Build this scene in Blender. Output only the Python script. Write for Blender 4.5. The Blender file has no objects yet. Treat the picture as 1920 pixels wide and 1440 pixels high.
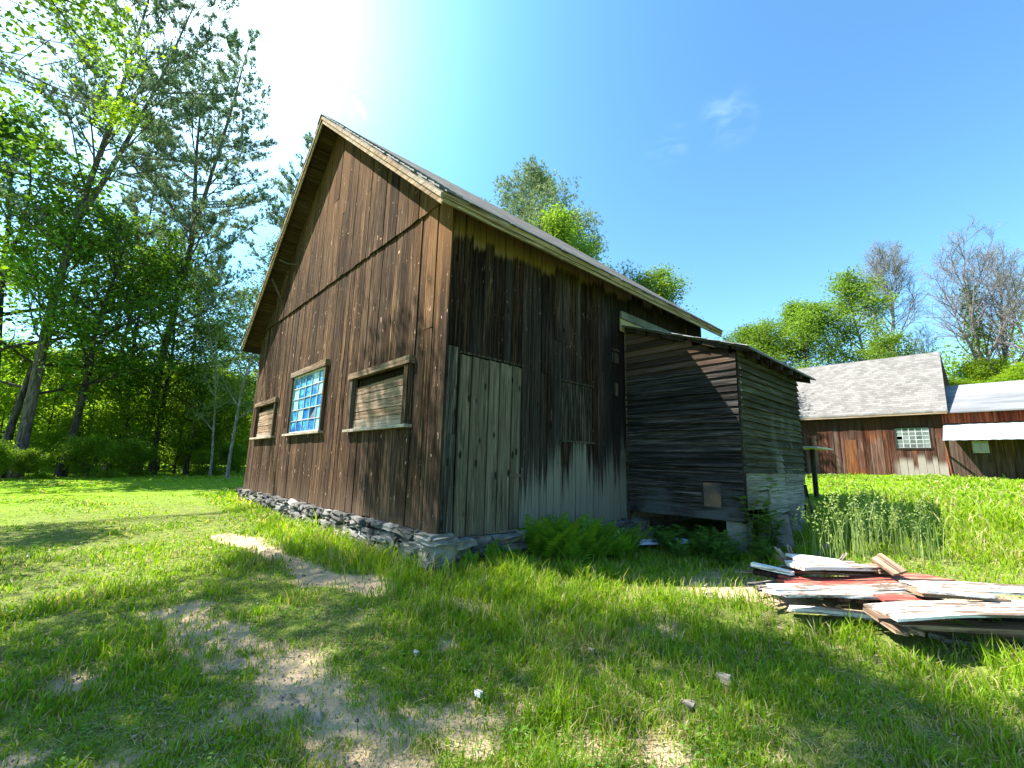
import bpy, math, random
import numpy as np
from mathutils import Matrix, Vector
R = math.radians
scene = bpy.context.scene
COL = scene.collection

# ------------------------------------------------------------------ camera
cam_d = bpy.data.cameras.new('camera')
cam = bpy.data.objects.new('camera', cam_d); COL.objects.link(cam)
YAW, PITCH, ROLL = R(137.749), R(10.153), R(1.424)
CAM = np.array([3.998, -2.646, 0.700])
fwd = np.array([math.cos(PITCH)*math.cos(YAW), math.cos(PITCH)*math.sin(YAW), math.sin(PITCH)])
rgt = np.array([math.sin(YAW), -math.cos(YAW), 0.0]); upv = np.cross(rgt, fwd)
rgt, upv = math.cos(ROLL)*rgt+math.sin(ROLL)*upv, -math.sin(ROLL)*rgt+math.cos(ROLL)*upv
mw = Matrix.Identity(4)
for i in range(3):
    mw[i][0], mw[i][1], mw[i][2], mw[i][3] = rgt[i], upv[i], -fwd[i], CAM[i]
cam.matrix_world = mw
cam_d.sensor_width = 36.0; cam_d.lens = 837.7/1920*36
cam_d.clip_start = 0.05; cam_d.clip_end = 2000
scene.camera = cam
FPX = 837.7
def px(P):                       # world points -> photo pixels (1920 wide)
    d = np.asarray(P, float)-CAM; z = d@fwd
    z = np.where(z > 0.05, z, np.nan)
    return 960+FPX*(d@rgt)/z, 720-FPX*(d@upv)/z
def ray(x, y):
    return fwd+(x-960)/FPX*rgt-(y-720)/FPX*upv
def at_dist(x, y, D):
    d = ray(x, y); return CAM+D*d/np.linalg.norm(d[:2])

# ------------------------------------------------------------------ light
SUNV = np.array([-1.1, -1.0, 1.78]); SUNV = SUNV/np.linalg.norm(SUNV)
SUN_EL = math.asin(SUNV[2]); SUN_AZ = math.atan2(SUNV[0], SUNV[1])   # clockwise from +Y
sd = bpy.data.lights.new('sun', 'SUN'); sun = bpy.data.objects.new('sun', sd); COL.objects.link(sun)
sd.energy = 5.0; sd.angle = R(0.53); sd.color = (1.0, 0.95, 0.86)
sun.rotation_euler = Vector(-SUNV).to_track_quat('-Z', 'Y').to_euler()
sun.location = (0, 0, 40)
world = bpy.data.worlds.new('World'); scene.world = world; world.use_nodes = True
scene.view_settings.view_transform = 'Standard'; scene.view_settings.look = 'None'
scene.view_settings.exposure = 2.05; scene.view_settings.gamma = 1.0
scene.cycles.max_bounces = 6; scene.cycles.diffuse_bounces = 3; scene.cycles.transmission_bounces = 4
scene.cycles.transparent_max_bounces = 4; scene.cycles.use_denoising = True
scene.cycles.sample_clamp_indirect = 8

# ------------------------------------------------------------------ node helper
class G:
    def __init__(s, tree): s.t = tree; tree.nodes.clear()
    def n(s, typ, ins=(), out=0, **props):
        nd = s.t.nodes.new(typ)
        for k, v in props.items(): setattr(nd, k, v)
        items = ins.items() if isinstance(ins, dict) else enumerate(ins)
        for k, v in items:
            if v is None: continue
            sk = nd.inputs[k]
            if isinstance(v, bpy.types.NodeSocket): s.t.links.new(v, sk)
            else:
                if hasattr(sk.default_value, '__len__') and not isinstance(v, str):
                    v = tuple(v)
                    if len(sk.default_value) == 4 and len(v) == 3: v = v+(1,)
                sk.default_value = v
        s.last = nd
        return nd.outputs[out] if len(nd.outputs) else None
    def m(s, op, a, b=0.0, c=None, clamp=False):
        return s.n('ShaderNodeMath', [a, b, c], operation=op, use_clamp=clamp)
    def vm(s, op, a, b=None):
        return s.n('ShaderNodeVectorMath', [a, b], operation=op, out=(1 if op in ('DOT_PRODUCT', 'LENGTH') else 0))
    def mix(s, f, a, b, mode='MIX'):
        return s.n('ShaderNodeMix', {0: f, 6: a, 7: b}, out=2, data_type='RGBA', blend_type=mode, clamp_factor=True)
    def noise(s, v, sc=5, det=4, ro=.55, dist=0):
        return s.n('ShaderNodeTexNoise', {'Vector': v, 'Scale': sc, 'Detail': det, 'Roughness': ro, 'Distortion': dist})
    def vor(s, v, sc=5, feat='F1', rnd=1, out=0):
        return s.n('ShaderNodeTexVoronoi', {'Vector': v, 'Scale': sc, 'Randomness': rnd}, feature=feat, out=out)
    def ss(s, v, a, b, lo=0.0, hi=1.0):
        return s.n('ShaderNodeMapRange', [v, a, b, lo, hi], interpolation_type='SMOOTHSTEP')
    def lin(s, v, a, b, lo=0.0, hi=1.0):
        return s.n('ShaderNodeMapRange', [v, a, b, lo, hi])
    def ramp(s, f, stops):
        o = s.n('ShaderNodeValToRGB', [f]); cr = s.last.color_ramp
        while len(cr.elements) < len(stops): cr.elements.new(0.5)
        for e, (p, c) in zip(cr.elements, stops):
            e.position = p; e.color = tuple(c)+(1,)
        return o
    def sep(s, v):
        s.n('ShaderNodeSeparateXYZ', [v]); o = s.last.outputs; return o[0], o[1], o[2]
    def xyz(s, x=0., y=0., z=0.): return s.n('ShaderNodeCombineXYZ', [x, y, z])
    def obj(s): return s.n('ShaderNodeTexCoord', out=3)
    def rnd(s): return s.n('ShaderNodeNewGeometry', out=8)
    def objrnd(s): s.n('ShaderNodeObjectInfo'); return s.last.outputs['Random']
    def bump(s, h, st=.5, d=.01): return s.n('ShaderNodeBump', {'Height': h, 'Strength': st, 'Distance': d})
    def surf(s, sh): s.n('ShaderNodeOutputMaterial', [sh])
    def bsdf(s, col, rough=.8, spec=.2, nrm=None, **kw):
        d = {'Base Color': col, 'Roughness': rough, 'Specular IOR Level': spec, 'Normal': nrm}; d.update(kw)
        return s.n('ShaderNodeBsdfPrincipled', d)
def newmat(name):
    m = bpy.data.materials.new(name); m.use_nodes = True
    return m, G(m.node_tree)

# ---- world: physical sky, a glare painted at the upper left, away from the sun direction, two thin wisps of cloud
g = G(world.node_tree)
sky = g.n('ShaderNodeTexSky', sky_type='NISHITA', sun_disc=False, sun_elevation=SUN_EL, sun_rotation=SUN_AZ,
          altitude=200, air_density=1.0, dust_density=0.5, ozone_density=2.5)
dirv = g.n('ShaderNodeTexCoord', out=0)
hs = g.n('ShaderNodeHueSaturation', {'Hue': .5, 'Saturation': 1.12, 'Value': .87, 'Color': sky})
hs = g.mix(1.0, hs, (.82, 1.03, 1.0), 'MULTIPLY')
glowdir = at_dist(330, -60, 1.0)-CAM; glowdir = glowdir/np.linalg.norm(glowdir)
dotg = g.vm('DOT_PRODUCT', dirv, tuple(glowdir))
glare = g.m('POWER', g.m('MAXIMUM', dotg, 0.0), 9.0)
hs = g.mix(1.0, hs, g.mix(glare, (0, 0, 0), (0.45, 1.6, 1.6)), 'ADD')
glare2 = g.m('POWER', g.m('MAXIMUM', dotg, 0.0), 30.0)
hs = g.mix(1.0, hs, g.mix(glare2, (0, 0, 0), (3.2, 2.6, 2.3)), 'ADD')
def wisp(col, x, y, size, amt):
    c = ray(x, y); c = c/np.linalg.norm(c)
    d = g.vm('LENGTH', g.vm('SUBTRACT', dirv, tuple(c)))
    nz = g.noise(g.vm('MULTIPLY', dirv, (9, 9, 22)), 1.6, 4, .5, .8)
    f = g.m('MULTIPLY', g.ss(d, size, size*.1), g.ss(nz, .42, .75))
    return g.mix(g.m('MULTIPLY', f, amt), col, (6.5, 7.5, 8.5))
hs = wisp(hs, 1366, 222, .06, .10); hs = wisp(hs, 1250, 270, .05, .07); hs = wisp(hs, 680, 205, .035, .5)
bg = g.n('ShaderNodeBackground', [hs, 0.105])
g.n('ShaderNodeOutputWorld', [bg])

# ------------------------------------------------------------------ mesh helper
class MB:
    def __init__(s): s.v = []; s.f = []; s.nv = 0
    def add(s, v, f):
        v = np.asarray(v, float).reshape(-1, 3)
        fs = f if isinstance(f, list) and len(f) and isinstance(f[0], np.ndarray) else None
        if fs is None:
            by = {}
            for q in f: by.setdefault(len(q), []).append(q)
            fs = [np.array(q, int) for q in by.values()]
        for q in fs: s.f.append(q+s.nv)
        s.v.append(v); s.nv += len(v)
        return s
    def box(s, a, b):
        a = np.minimum(a, b), np.maximum(a, b)
        (x0, y0, z0), (x1, y1, z1) = a
        return s.hexa([(x0,y0,z0),(x1,y0,z0),(x1,y1,z0),(x0,y1,z0),(x0,y0,z1),(x1,y0,z1),(x1,y1,z1),(x0,y1,z1)])
    def hexa(s, c):              # bottom four then top four
        return s.add(c, [(0,3,2,1),(4,5,6,7),(0,1,5,4),(1,2,6,5),(2,3,7,6),(3,0,4,7)])
    def tube(s, P, r, n=6, cap=True):
        P = np.asarray(P, float); r = np.broadcast_to(np.asarray(r, float), (len(P),))
        T = np.gradient(P, axis=0); T /= np.linalg.norm(T, axis=1)[:, None]+1e-9
        ref = np.array([0, 0, 1.]) if abs(T[0, 2]) < .9 else np.array([1., 0, 0])
        U = np.cross(T, ref); U /= np.linalg.norm(U, axis=1)[:, None]+1e-9
        W = np.cross(T, U)
        a = np.arange(n)*2*math.pi/n
        V = P[:, None]+r[:, None, None]*(np.cos(a)[None, :, None]*U[:, None]+np.sin(a)[None, :, None]*W[:, None])
        k = np.arange(len(P)-1)[:, None]*n; j = np.arange(n)[None]; j2 = (j+1) % n
        q = np.stack([k+j, k+j2, k+n+j2, k+n+j], -1).reshape(-1, 4)
        fs = [q]
        if cap:
            fs.append(np.array([list(range(n))[::-1]])); fs.append(np.array([[(len(P)-1)*n+i for i in range(n)]]))
        return s.add(V.reshape(-1, 3), fs)
    def bar(s, A, B, w, t, up=(0, 0, 1)):
        A = np.array(A, float); B = np.array(B, float); d = B-A; d /= np.linalg.norm(d)
        x = np.cross(d, up); x /= np.linalg.norm(x); y = np.cross(x, d)
        c = []
        for P in (A, B):
            c += [P-x*w/2-y*t/2, P+x*w/2-y*t/2, P+x*w/2+y*t/2, P-x*w/2+y*t/2]
        return s.hexa(c)
    def build(s, name, mat, parent=None, smooth=False, loc=None):
        V = np.concatenate(s.v) if s.v else np.zeros((0, 3))
        off = np.zeros(3) if loc is None else np.array(loc, float)
        if parent is not None: off = np.array(parent_world(parent))
        V = V-off
        me = bpy.data.meshes.new(name)
        me.vertices.add(len(V)); me.vertices.foreach_set('co', V.astype(np.float32).ravel())
        li = np.concatenate([q.ravel() for q in s.f]); ln = np.concatenate([np.full(len(q), q.shape[1]) for q in s.f])
        st = np.concatenate([[0], np.cumsum(ln)[:-1]])
        me.loops.add(len(li)); me.loops.foreach_set('vertex_index', li.astype(np.int32))
        me.polygons.add(len(ln)); me.polygons.foreach_set('loop_start', st.astype(np.int32))
        me.polygons.foreach_set('loop_total', ln.astype(np.int32))
        me.polygons.foreach_set('use_smooth', np.full(len(ln), bool(smooth)))
        me.update(calc_edges=True)
        me.materials.append(mat)
        o = bpy.data.objects.new(name, me); COL.objects.link(o)
        if parent is not None: o.parent = parent
        elif loc is not None: o.location = loc
        return o
def parent_world(o):
    p = Vector((0, 0, 0))
    while o is not None: p = p+o.location; o = o.parent
    return p
def tag(o, label=None, cat=None, group=None, kind=None):
    for k, v in (('label', label), ('category', cat), ('group', group), ('kind', kind)):
        if v: o[k] = v
    return o
def thing(name, loc, label, cat, group=None):
    o = bpy.data.objects.new(name, None); COL.objects.link(o); o.location = tuple(loc)
    return tag(o, label, cat, group)
def copy_tree(o, parent=None):
    c = o.copy(); COL.objects.link(c)
    if parent is not None: c.parent = parent
    for ch in list(o.children): copy_tree(ch, c)
    return c

# ------------------------------------------------------------------ materials
def wood(name, dark, mid, light, axis='z', gray=.25, graycol=(.22, .21, .19), fleck=0., value=.35, extra=None, scale=1., rough=.95, gap=None, bump=.5):
    m, g = newmat(name); o = g.obj(); rn = g.rnd()
    st = {'z': (1, 1, .028), 'y': (1, .028, 1), 'x': (.028, 1, 1)}[axis]
    off = g.vm('MULTIPLY', g.xyz(rn, rn, rn), (37.3, 51.7, 23.9))
    v = g.vm('ADD', g.vm('MULTIPLY', o, st), off)
    vs = g.vm('ADD', g.vm('MULTIPLY', o, tuple(.12 if q < 1 else 1 for q in st)), off)
    n1 = g.noise(v, 36*scale, 8, .78, .4); n2 = g.noise(v, 130*scale, 4, .7); n4 = g.noise(v, 52*scale, 2, .5); n3 = g.noise(vs, 3.2, 4, .6)
    gr = g.m('ADD', g.m('MULTIPLY', n1, .62), g.m('MULTIPLY', n2, .38))
    col = g.ramp(gr, [(.39, dark), (.5, mid), (.63, light)])
    val = g.m('ADD', g.m('MULTIPLY', rn, value), 1-value/2)
    val = g.m('MULTIPLY', val, g.lin(n3, .25, .75, .62, 1.35))
    col = g.mix(1.0, col, g.xyz(val, val, val), 'MULTIPLY')
    ck = g.ss(n4, .40, .33); col = g.mix(g.m('MULTIPLY', ck, .8), col, tuple(c*.5 for c in dark))
    gf = g.m('MULTIPLY', g.ss(g.noise(vs, 2.0, 5, .6), .42, .72), gray)
    gcol = g.mix(1.0, graycol, g.ramp(gr, [(.3, (.35, .35, .35)), (.62, (1.15, 1.15, 1.15))]), 'MULTIPLY')
    col = g.mix(gf, col, gcol)
    if fleck:
        w = {'z': (1, 1, .45), 'y': (1, .45, 1), 'x': (.45, 1, 1)}[axis]
        fv = g.vm('ADD', g.vm('MULTIPLY', o, w), off)
        warp = g.vm('MULTIPLY', g.n('ShaderNodeTexNoise', {'Vector': fv, 'Scale': 14., 'Detail': 3.}, out=1), (.16, .16, .16))
        dv = g.vor(g.vm('ADD', fv, warp), 10.5)
        ring = g.m('MULTIPLY', g.ss(g.m('ABSOLUTE', g.m('SUBTRACT', dv, .10)), .055, .02), g.ss(g.noise(fv, 19, 2), .50, .60))
        col = g.mix(g.m('MULTIPLY', ring, fleck), col, tuple(min(1, c*2.0+.10) for c in light))
        kd = g.vor(g.vm('ADD', fv, (5.3, 1.7, 3.1)), 4.2)
        col = g.mix(g.m('MULTIPLY', g.ss(kd, .11, .05), .75), col, tuple(c*.35 for c in dark))
    if extra: col = extra(g, col, o, rn, gr)
    b = g.bump(gr, bump, .012)
    g.surf(g.bsdf(col, rough, .04, b)); return m

def gable_extra(g, col, o, rn, gr):
    x, y, z = g.sep(o)
    # orange, less weathered wood near the rakes and below the seam
    top = g.ss(g.m('ADD', z, g.m('MULTIPLY', rn, 1.6)), 4.6, 7.4)
    col = g.mix(g.m('MULTIPLY', top, .5), col, g.mix(gr, (.035, .015, .006), (.22, .108, .045)))
    right = g.m('MULTIPLY', g.ss(x, -1.2, 0.0), g.ss(g.m('ADD', z, g.m('MULTIPLY', rn, .8)), 2.2, 4.2))
    col = g.mix(g.m('MULTIPLY', right, .6), col, g.mix(gr, (.06, .026, .011), (.33, .165, .072)))
    # bleached foot of the boards
    low = g.ss(g.m('ADD', z, g.m('MULTIPLY', g.noise(g.vm('MULTIPLY', o, (9, 9, 1)), 1.5, 4), .7)), .85, .25)
    col = g.mix(g.m('MULTIPLY', low, .4), col, g.mix(gr, (.035, .022, .015), (.20, .14, .098)))
    return col
M = {}
M['gable'] = wood('weathered_brown_siding', (.006, .0038, .0028), (.036, .0205, .0125), (.20, .118, .07), gray=.28, graycol=(.072, .06, .053), fleck=.85, value=.9, extra=gable_extra)
def side_extra(g, col, o, rn, gr):
    x, y, z = g.sep(o)
    # bare buff wood protected by the eave, jagged edge board by board
    edge = g.m('ADD', g.m('MULTIPLY', rn, .16), g.m('MULTIPLY', g.noise(g.vm('MULTIPLY', o, (1, 26, .6)), 1.0, 4), .32))
    top = g.ss(g.m('SUBTRACT', g.m('SUBTRACT', z, g.m('MULTIPLY', y, .07)), edge), 2.97, 3.06)
    col = g.mix(g.m('MULTIPLY', top, g.ss(g.noise(g.vm('MULTIPLY', o, (1, 9, .5)), 1.5, 4), .25, .5)), col, g.mix(gr, (.035, .022, .014), (.22, .145, .09)))
    # silver bleached foot
    nb = g.m('ADD', g.m('MULTIPLY', g.noise(g.vm('MULTIPLY', o, (1, 16, .4)), 1.6, 5, .7), .8), g.m('MULTIPLY', rn, .2))
    yc = g.ss(y, .9, 2.3)
    lim = g.m('ADD', g.m('MULTIPLY', yc, .55), .16)
    low = g.ss(g.m('ADD', g.m('SUBTRACT', z, lim), g.m('MULTIPLY', g.m('SUBTRACT', nb, .5), 3.0)), .30, -.12)
    col = g.mix(g.m('MULTIPLY', low, .9), col, g.mix(gr, (.022, .021, .018), (.30, .285, .23)))
    # black patches near the shed
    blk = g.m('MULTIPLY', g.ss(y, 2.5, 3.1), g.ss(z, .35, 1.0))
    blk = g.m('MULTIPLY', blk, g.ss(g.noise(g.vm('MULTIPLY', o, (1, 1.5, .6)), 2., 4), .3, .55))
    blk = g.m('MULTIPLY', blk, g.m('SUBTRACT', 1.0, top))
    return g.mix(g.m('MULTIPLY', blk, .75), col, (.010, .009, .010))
M['side'] = wood('dark_stained_siding', (.0025, .002, .002), (.013, .0078, .0058), (.085, .044, .026), gray=.25, graycol=(.10, .10, .10), fleck=.4, value=.9, extra=side_extra)
def door_extra(g, col, o, rn, gr):
    x, y, z = g.sep(o)
    kv = g.vm('ADD', g.vm('MULTIPLY', o, (1, 1, .4)), g.xyz(rn, rn, rn))
    k = g.vor(kv, 8.0)
    col = g.mix(g.m('MULTIPLY', g.ss(k, .2, .09), .95), col, (.010, .009, .008))
    e = g.ss(g.noise(g.vm('MULTIPLY', o, (1, 7, .7)), 2., 5), .56, .7)
    return g.mix(g.m('MULTIPLY', e, .7), col, (.02, .018, .016))
M['door'] = wood('silver_grey_boards', (.045, .041, .031), (.082, .067, .047), (.19, .162, .118), gray=.3, graycol=(.13, .115, .085), value=.8, extra=door_extra)
M['hatch'] = wood('old_hatch_boards', (.005, .004, .0035), (.022, .016, .012), (.16, .14, .115), gray=.35, graycol=(.07, .066, .056), value=.7)
M['corner'] = wood('dark_grey_corner_boards', (.012, .010, .009), (.045, .038, .031), (.19, .17, .14), gray=.4, graycol=(.15, .14, .115), value=.5, extra=door_extra)
M['trim'] = wood('weathered_trim', (.04, .024, .015), (.135, .088, .06), (.32, .23, .17), axis='x', gray=.4, graycol=(.3, .27, .24), value=.35)
M['trim_z'] = wood('weathered_trim_upright', (.018, .011, .0075), (.055, .033, .021), (.17, .115, .08), axis='z', gray=.3, value=.3)
M['sill'] = wood('bleached_sill', (.13, .10, .08), (.33, .27, .22), (.58, .50, .43), axis='x', gray=.3, value=.3)
def shutter_extra(g, col, o, rn, gr):
    x, y, z = g.sep(o)
    low = g.ss(g.m('ADD', z, g.m('MULTIPLY', g.noise(o, 6, 4), .3)), 1.48, 1.2)
    return g.mix(g.m('MULTIPLY', low, .6), col, g.mix(gr, (.2, .16, .13), (.6, .52, .44)))
M['shutter'] = wood('horizontal_shutter_boards', (.05, .029, .019), (.18, .115, .075), (.37, .26, .18), axis='x', gray=.3, graycol=(.30, .26, .22), fleck=.3, value=.3, extra=shutter_extra)
M['rake'] = wood('rake_boards', (.07, .042, .026), (.22, .15, .10), (.44, .34, .25), axis='x', gray=.45, graycol=(.36, .33, .30), value=.3)
M['fascia'] = wood('eave_fascia', (.06, .040, .022), (.20, .145, .085), (.38, .30, .20), axis='y', gray=.4, graycol=(.17, .15, .125), value=.3, fleck=.3)
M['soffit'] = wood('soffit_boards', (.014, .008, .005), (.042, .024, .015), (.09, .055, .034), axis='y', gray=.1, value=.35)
M['dark'] = wood('dark_inner_wood', (.008, .006, .005), (.02, .015, .012), (.04, .03, .025), gray=.1)
def clap_extra(g, col, o, rn, gr):
    o = g.vm('ADD', o, (1.0, 4.6, -.2)); x, y, z = g.sep(o)
    n = g.noise(g.vm('MULTIPLY', o, (1, 1, 2)), 1.6, 5, .6)
    b = g.ss(g.m('ADD', z, g.m('MULTIPLY', n, .5)), 2.15, 2.75)
    col = g.mix(g.m('MULTIPLY', b, g.lin(rn, 0, 1, .2, .8)), col, g.mix(gr, (.045, .022, .013), (.19, .105, .064)))
    low = g.m('MULTIPLY', g.ss(z, .75, .1), g.ss(n, .42, .6))
    return g.mix(g.m('MULTIPLY', low, .7), col, (.075, .08, .08))
M['clap'] = wood('black_clapboards', (.005, .0045, .005), (.017, .0145, .0135), (.11, .092, .082), axis='x', gray=.3, graycol=(.07, .072, .075), value=.9, extra=clap_extra)
def clapside_extra(g, col, o, rn, gr):
    o = g.vm('ADD', o, (1.0, 4.6, -.2)); x, y, z = g.sep(o)
    n = g.noise(g.vm('MULTIPLY', o, (1, 3, .8)), 2.0, 6, .7)
    sp = g.m('MULTIPLY', g.ss(g.m('ABSOLUTE', g.m('SUBTRACT', y, 5.0)), .75, .1), g.ss(n, .45, .6))
    sp = g.m('MULTIPLY', sp, g.ss(z, 1.9, 1.0))
    return g.mix(g.m('MULTIPLY', sp, .75), col, g.mix(gr, (.07, .07, .058), (.28, .28, .235)))
M['clapside'] = wood('green_black_clapboards', (.012, .011, .007), (.036, .034, .023), (.11, .105, .074), axis='y', gray=.3, graycol=(.12, .12, .09), value=.7, extra=clapside_extra)
M['skirt'] = wood('grey_skirt_boards', (.05, .048, .04), (.17, .165, .137), (.31, .30, .255), axis='y', gray=.5, graycol=(.13, .13, .11), value=.5, fleck=.3)
def far_extra(g, col, o, rn, gr):
    o = g.vm('ADD', o, (-3., 24., .5)); x, y, z = g.sep(o)
    # orange patches, silver boards under the window
    of = g.m('MULTIPLY', g.ss(g.noise(g.vm('MULTIPLY', o, (1.6, 1, .35)), 1.3, 4), .60, .72), .6)
    col = g.mix(of, col, g.mix(gr, (.07, .019, .006), (.27, .09, .026)))
    s = g.m('MULTIPLY', g.ss(x, .7, 1.1), g.ss(g.m('ADD', z, g.m('MULTIPLY', rn, .6)), 1.6, 1.25))
    col = g.mix(g.m('MULTIPLY', s, .9), col, g.mix(gr, (.10, .085, .075), (.40, .36, .32)))
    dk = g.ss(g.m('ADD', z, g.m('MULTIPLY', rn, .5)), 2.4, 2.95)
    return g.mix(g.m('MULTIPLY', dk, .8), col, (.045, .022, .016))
M['farwall'] = wood('reddish_barn_boards', (.016, .007, .005), (.055, .022, .0145), (.16, .075, .05), gray=.5, graycol=(.20, .16, .135), value=1.0, extra=far_extra, scale=.6)
M['farorange'] = wood('orange_door_boards', (.045, .016, .008), (.12, .045, .019), (.21, .095, .045), gray=.1, value=.35, scale=.6)
M['annex'] = wood('dark_annex_boards', (.018, .010, .008), (.05, .029, .022), (.11, .072, .056), gray=.35, graycol=(.16, .13, .11), value=.5, scale=.6)
M['redwood'] = wood('dull_red_boards', (.07, .014, .008), (.19, .04, .022), (.36, .1, .06), gray=.15, value=.6, scale=.6)

def shingle_mat(name, c0, c1, course=.14, width=.16, axis='x', jit=1., rough=.9, patch=None):
    m, g = newmat(name); o = g.obj(); x, y, z = g.sep(o)
    u = x if axis == 'x' else y
    s = g.m('MULTIPLY', z, 1.0/course)
    row = g.m('FLOOR', s); fr = g.m('FRACT', s)
    uo = g.m('ADD', g.m('MULTIPLY', u, 1.0/width), g.m('MULTIPLY', row, .437))
    cell = g.xyz(g.m('FLOOR', uo), row, 0.)
    rn = g.n('ShaderNodeTexWhiteNoise', [cell], noise_dimensions='3D')
    col = g.mix(g.m('MULTIPLY', rn, jit), c0, c1)
    col = g.mix(g.m('MULTIPLY', g.ss(g.noise(o, .9, 5), .4, .7), .35), col, tuple(c*.6 for c in c0))
    gapx = g.m('LESS_THAN', g.m('FRACT', uo), .06)
    gapz = g.m('LESS_THAN', fr, .16)
    dk = g.m('MAXIMUM', g.m('MULTIPLY', gapx, .45), g.m('MULTIPLY', gapz, .55))
    col = g.mix(dk, col, tuple(c*.3 for c in c0))
    col = g.mix(g.m('MULTIPLY', g.noise(o, 40, 3), .3), col, (.12, .11, .10))
    h = g.m('SUBTRACT', 1.0, fr)
    g.surf(g.bsdf(col, rough, .15, g.bump(h, .6, .02))); return m
M['roof'] = shingle_mat('barn_roof_shingles', (.055, .05, .045), (.16, .145, .13), axis='y')
M['farroof'] = shingle_mat('pale_wood_shingles', (.115, .11, .104), (.195, .187, .176), course=.105, width=.2)
def simple(name, c0, c1, sc=6., rough=.8, spec=.2, bump=.2, metallic=0., stretch=(1, 1, 1), det=5, var=.35):
    m, g = newmat(name); o = g.vm('MULTIPLY', g.obj(), stretch)
    n = g.noise(o, sc, det, .62)
    col = g.mix(g.ss(n, .3, .7), c0, c1)
    rn = g.rnd(); v = g.m('ADD', g.m('MULTIPLY', rn, var), 1-var/2)
    col = g.mix(1.0, col, g.xyz(v, v, v), 'MULTIPLY')
    g.surf(g.bsdf(col, rough, spec, g.bump(g.noise(o, sc*4, 4), bump, .02), Metallic=metallic)); return m
M['stone'] = simple('grey_field_stone', (.05, .048, .045), (.22, .21, .195), 2.6, .9, .1, .6, var=1.0)
M['mortar'] = simple('dark_joint_soil', (.05, .047, .042), (.16, .15, .13), 7., .95, .05, .5)
M['concrete'] = simple('concrete', (.12, .12, .108), (.24, .235, .21), 5., .92, .1, .35)
M['metal'] = simple('galvanised_metal', (.34, .37, .40), (.58, .62, .66), 3., .4, .5, .1, .55)
M['oldmetal'] = simple('dull_old_sheet_metal', (.10, .105, .11), (.26, .27, .28), 3., .55, .4, .1, .3)
M['whitemetal'] = simple('white_metal_roof', (.24, .255, .285), (.36, .375, .40), 2., .6, .3, .05, .1, (1, .2, .2))
M['annexroof'] = simple('grey_roll_roofing', (.10, .104, .112), (.16, .165, .175), 2.5, .85, .2, .2, 0, (.3, 1, 1))
M['annexroofpale'] = simple('silver_roll_roofing', (.15, .157, .168), (.22, .228, .24), 2.5, .8, .2, .2, 0, (.3, 1, 1))
M['tar'] = simple('tar_paper', (.03, .03, .032), (.10, .10, .10), 5., .7, .3, .4)
M['yellow'] = simple('yellowed_cladding', (.19, .145, .075), (.30, .24, .135), 3., .8, .2, .1)
M['palegrey'] = simple('pale_painted_board', (.07, .07, .06), (.13, .13, .115), 3., .8, .2, .1)
M['whiteframe'] = simple('chalky_white_paint', (.22, .24, .25), (.38, .40, .41), 9., .7, .2, .2)
M['rust'] = simple('rusty_plate', (.03, .033, .038), (.17, .10, .055), 4., .8, .3, .3)
M['iron'] = simple('dark_iron', (.02, .018, .016), (.07, .05, .04), 12., .6, .4, .3)
M['crumb'] = simple('soil_crumbs', (.16, .12, .085), (.42, .33, .24), 9., .95, .05, .1, var=1.0)
M['straw'] = simple('dead_straw', (.20, .155, .08), (.36, .29, .17), 9., .8, .1, .0, var=.8)
M['redpipe'] = simple('red_pipe', (.14, .03, .02), (.20, .05, .03), 6., .7, .2, .1)
# blue sheet behind glass
m, g = newmat('blue_sheet_behind_glass'); o = g.obj(); rn = g.rnd()
n = g.noise(g.vm('ADD', g.vm('MULTIPLY', o, (1, 1, 1.3)), g.xyz(rn, rn, rn)), 3.0, 3, .5, 1.2)
c = g.ramp(n, [(.3, (.004, .05, .22)), (.5, (.012, .16, .46)), (.68, (.09, .40, .66))])
c = g.mix(g.ss(rn, .84, .9), c, (.25, .52, .68))
c = g.mix(g.ss(rn, .12, .05), c, (.003, .02, .09))
g.surf(g.bsdf(c, .12, .5, None, **{'Coat Weight': .4, 'Coat Roughness': .03})); M['bluepane'] = m
m, g = newmat('old_window_glass'); o = g.obj(); rn = g.rnd()
c = g.mix(rn, (.06, .07, .068), (.15, .175, .17))
g.surf(g.bsdf(c, .08, .6)); M['glass'] = m
def paint_mat(name, c, under, amt, axis='x'):
    m, g = newmat(name); o = g.obj(); rn = g.rnd()
    st = {'x': (.12, 1, 1), 'y': (1, .12, 1)}[axis]
    v = g.vm('ADD', g.vm('MULTIPLY', o, st), g.xyz(rn, rn, rn))
    n = g.noise(v, 16, 6, .7); n2 = g.noise(g.vm('MULTIPLY', v, (1, 1, 1)), 60, 4, .6)
    pl = g.ss(g.m('ADD', g.m('MULTIPLY', n, .8), g.m('MULTIPLY', n2, .25)), amt, amt+.06)
    w = g.mix(n2, tuple(q*.35 for q in under), tuple(q*1.3 for q in under))
    pc = g.mix(g.noise(o, 5, 4), tuple(q*.8 for q in c), c)
    g.surf(g.bsdf(g.mix(pl, pc, w), .75, .25, g.bump(g.m('ADD', pl, n2), .3, .006))); return m
M['wpaint'] = paint_mat('peeling_white_paint', (.66, .63, .58), (.15, .105, .075), .50)
M['wpaint2'] = paint_mat('worn_white_paint', (.80, .78, .74), (.28, .21, .15), .53)
M['rpaint'] = paint_mat('faded_red_paint', (.26, .055, .04), (.30, .22, .15), .55)
M['stick'] = wood('grey_scrap_wood', (.05, .042, .038), (.16, .135, .12), (.34, .30, .27), axis='x', gray=.4, value=.9)
M['scrap'] = wood('brown_scrap_wood', (.06, .036, .022), (.20, .135, .09), (.42, .32, .23), axis='x', gray=.35, value=.8)

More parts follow.
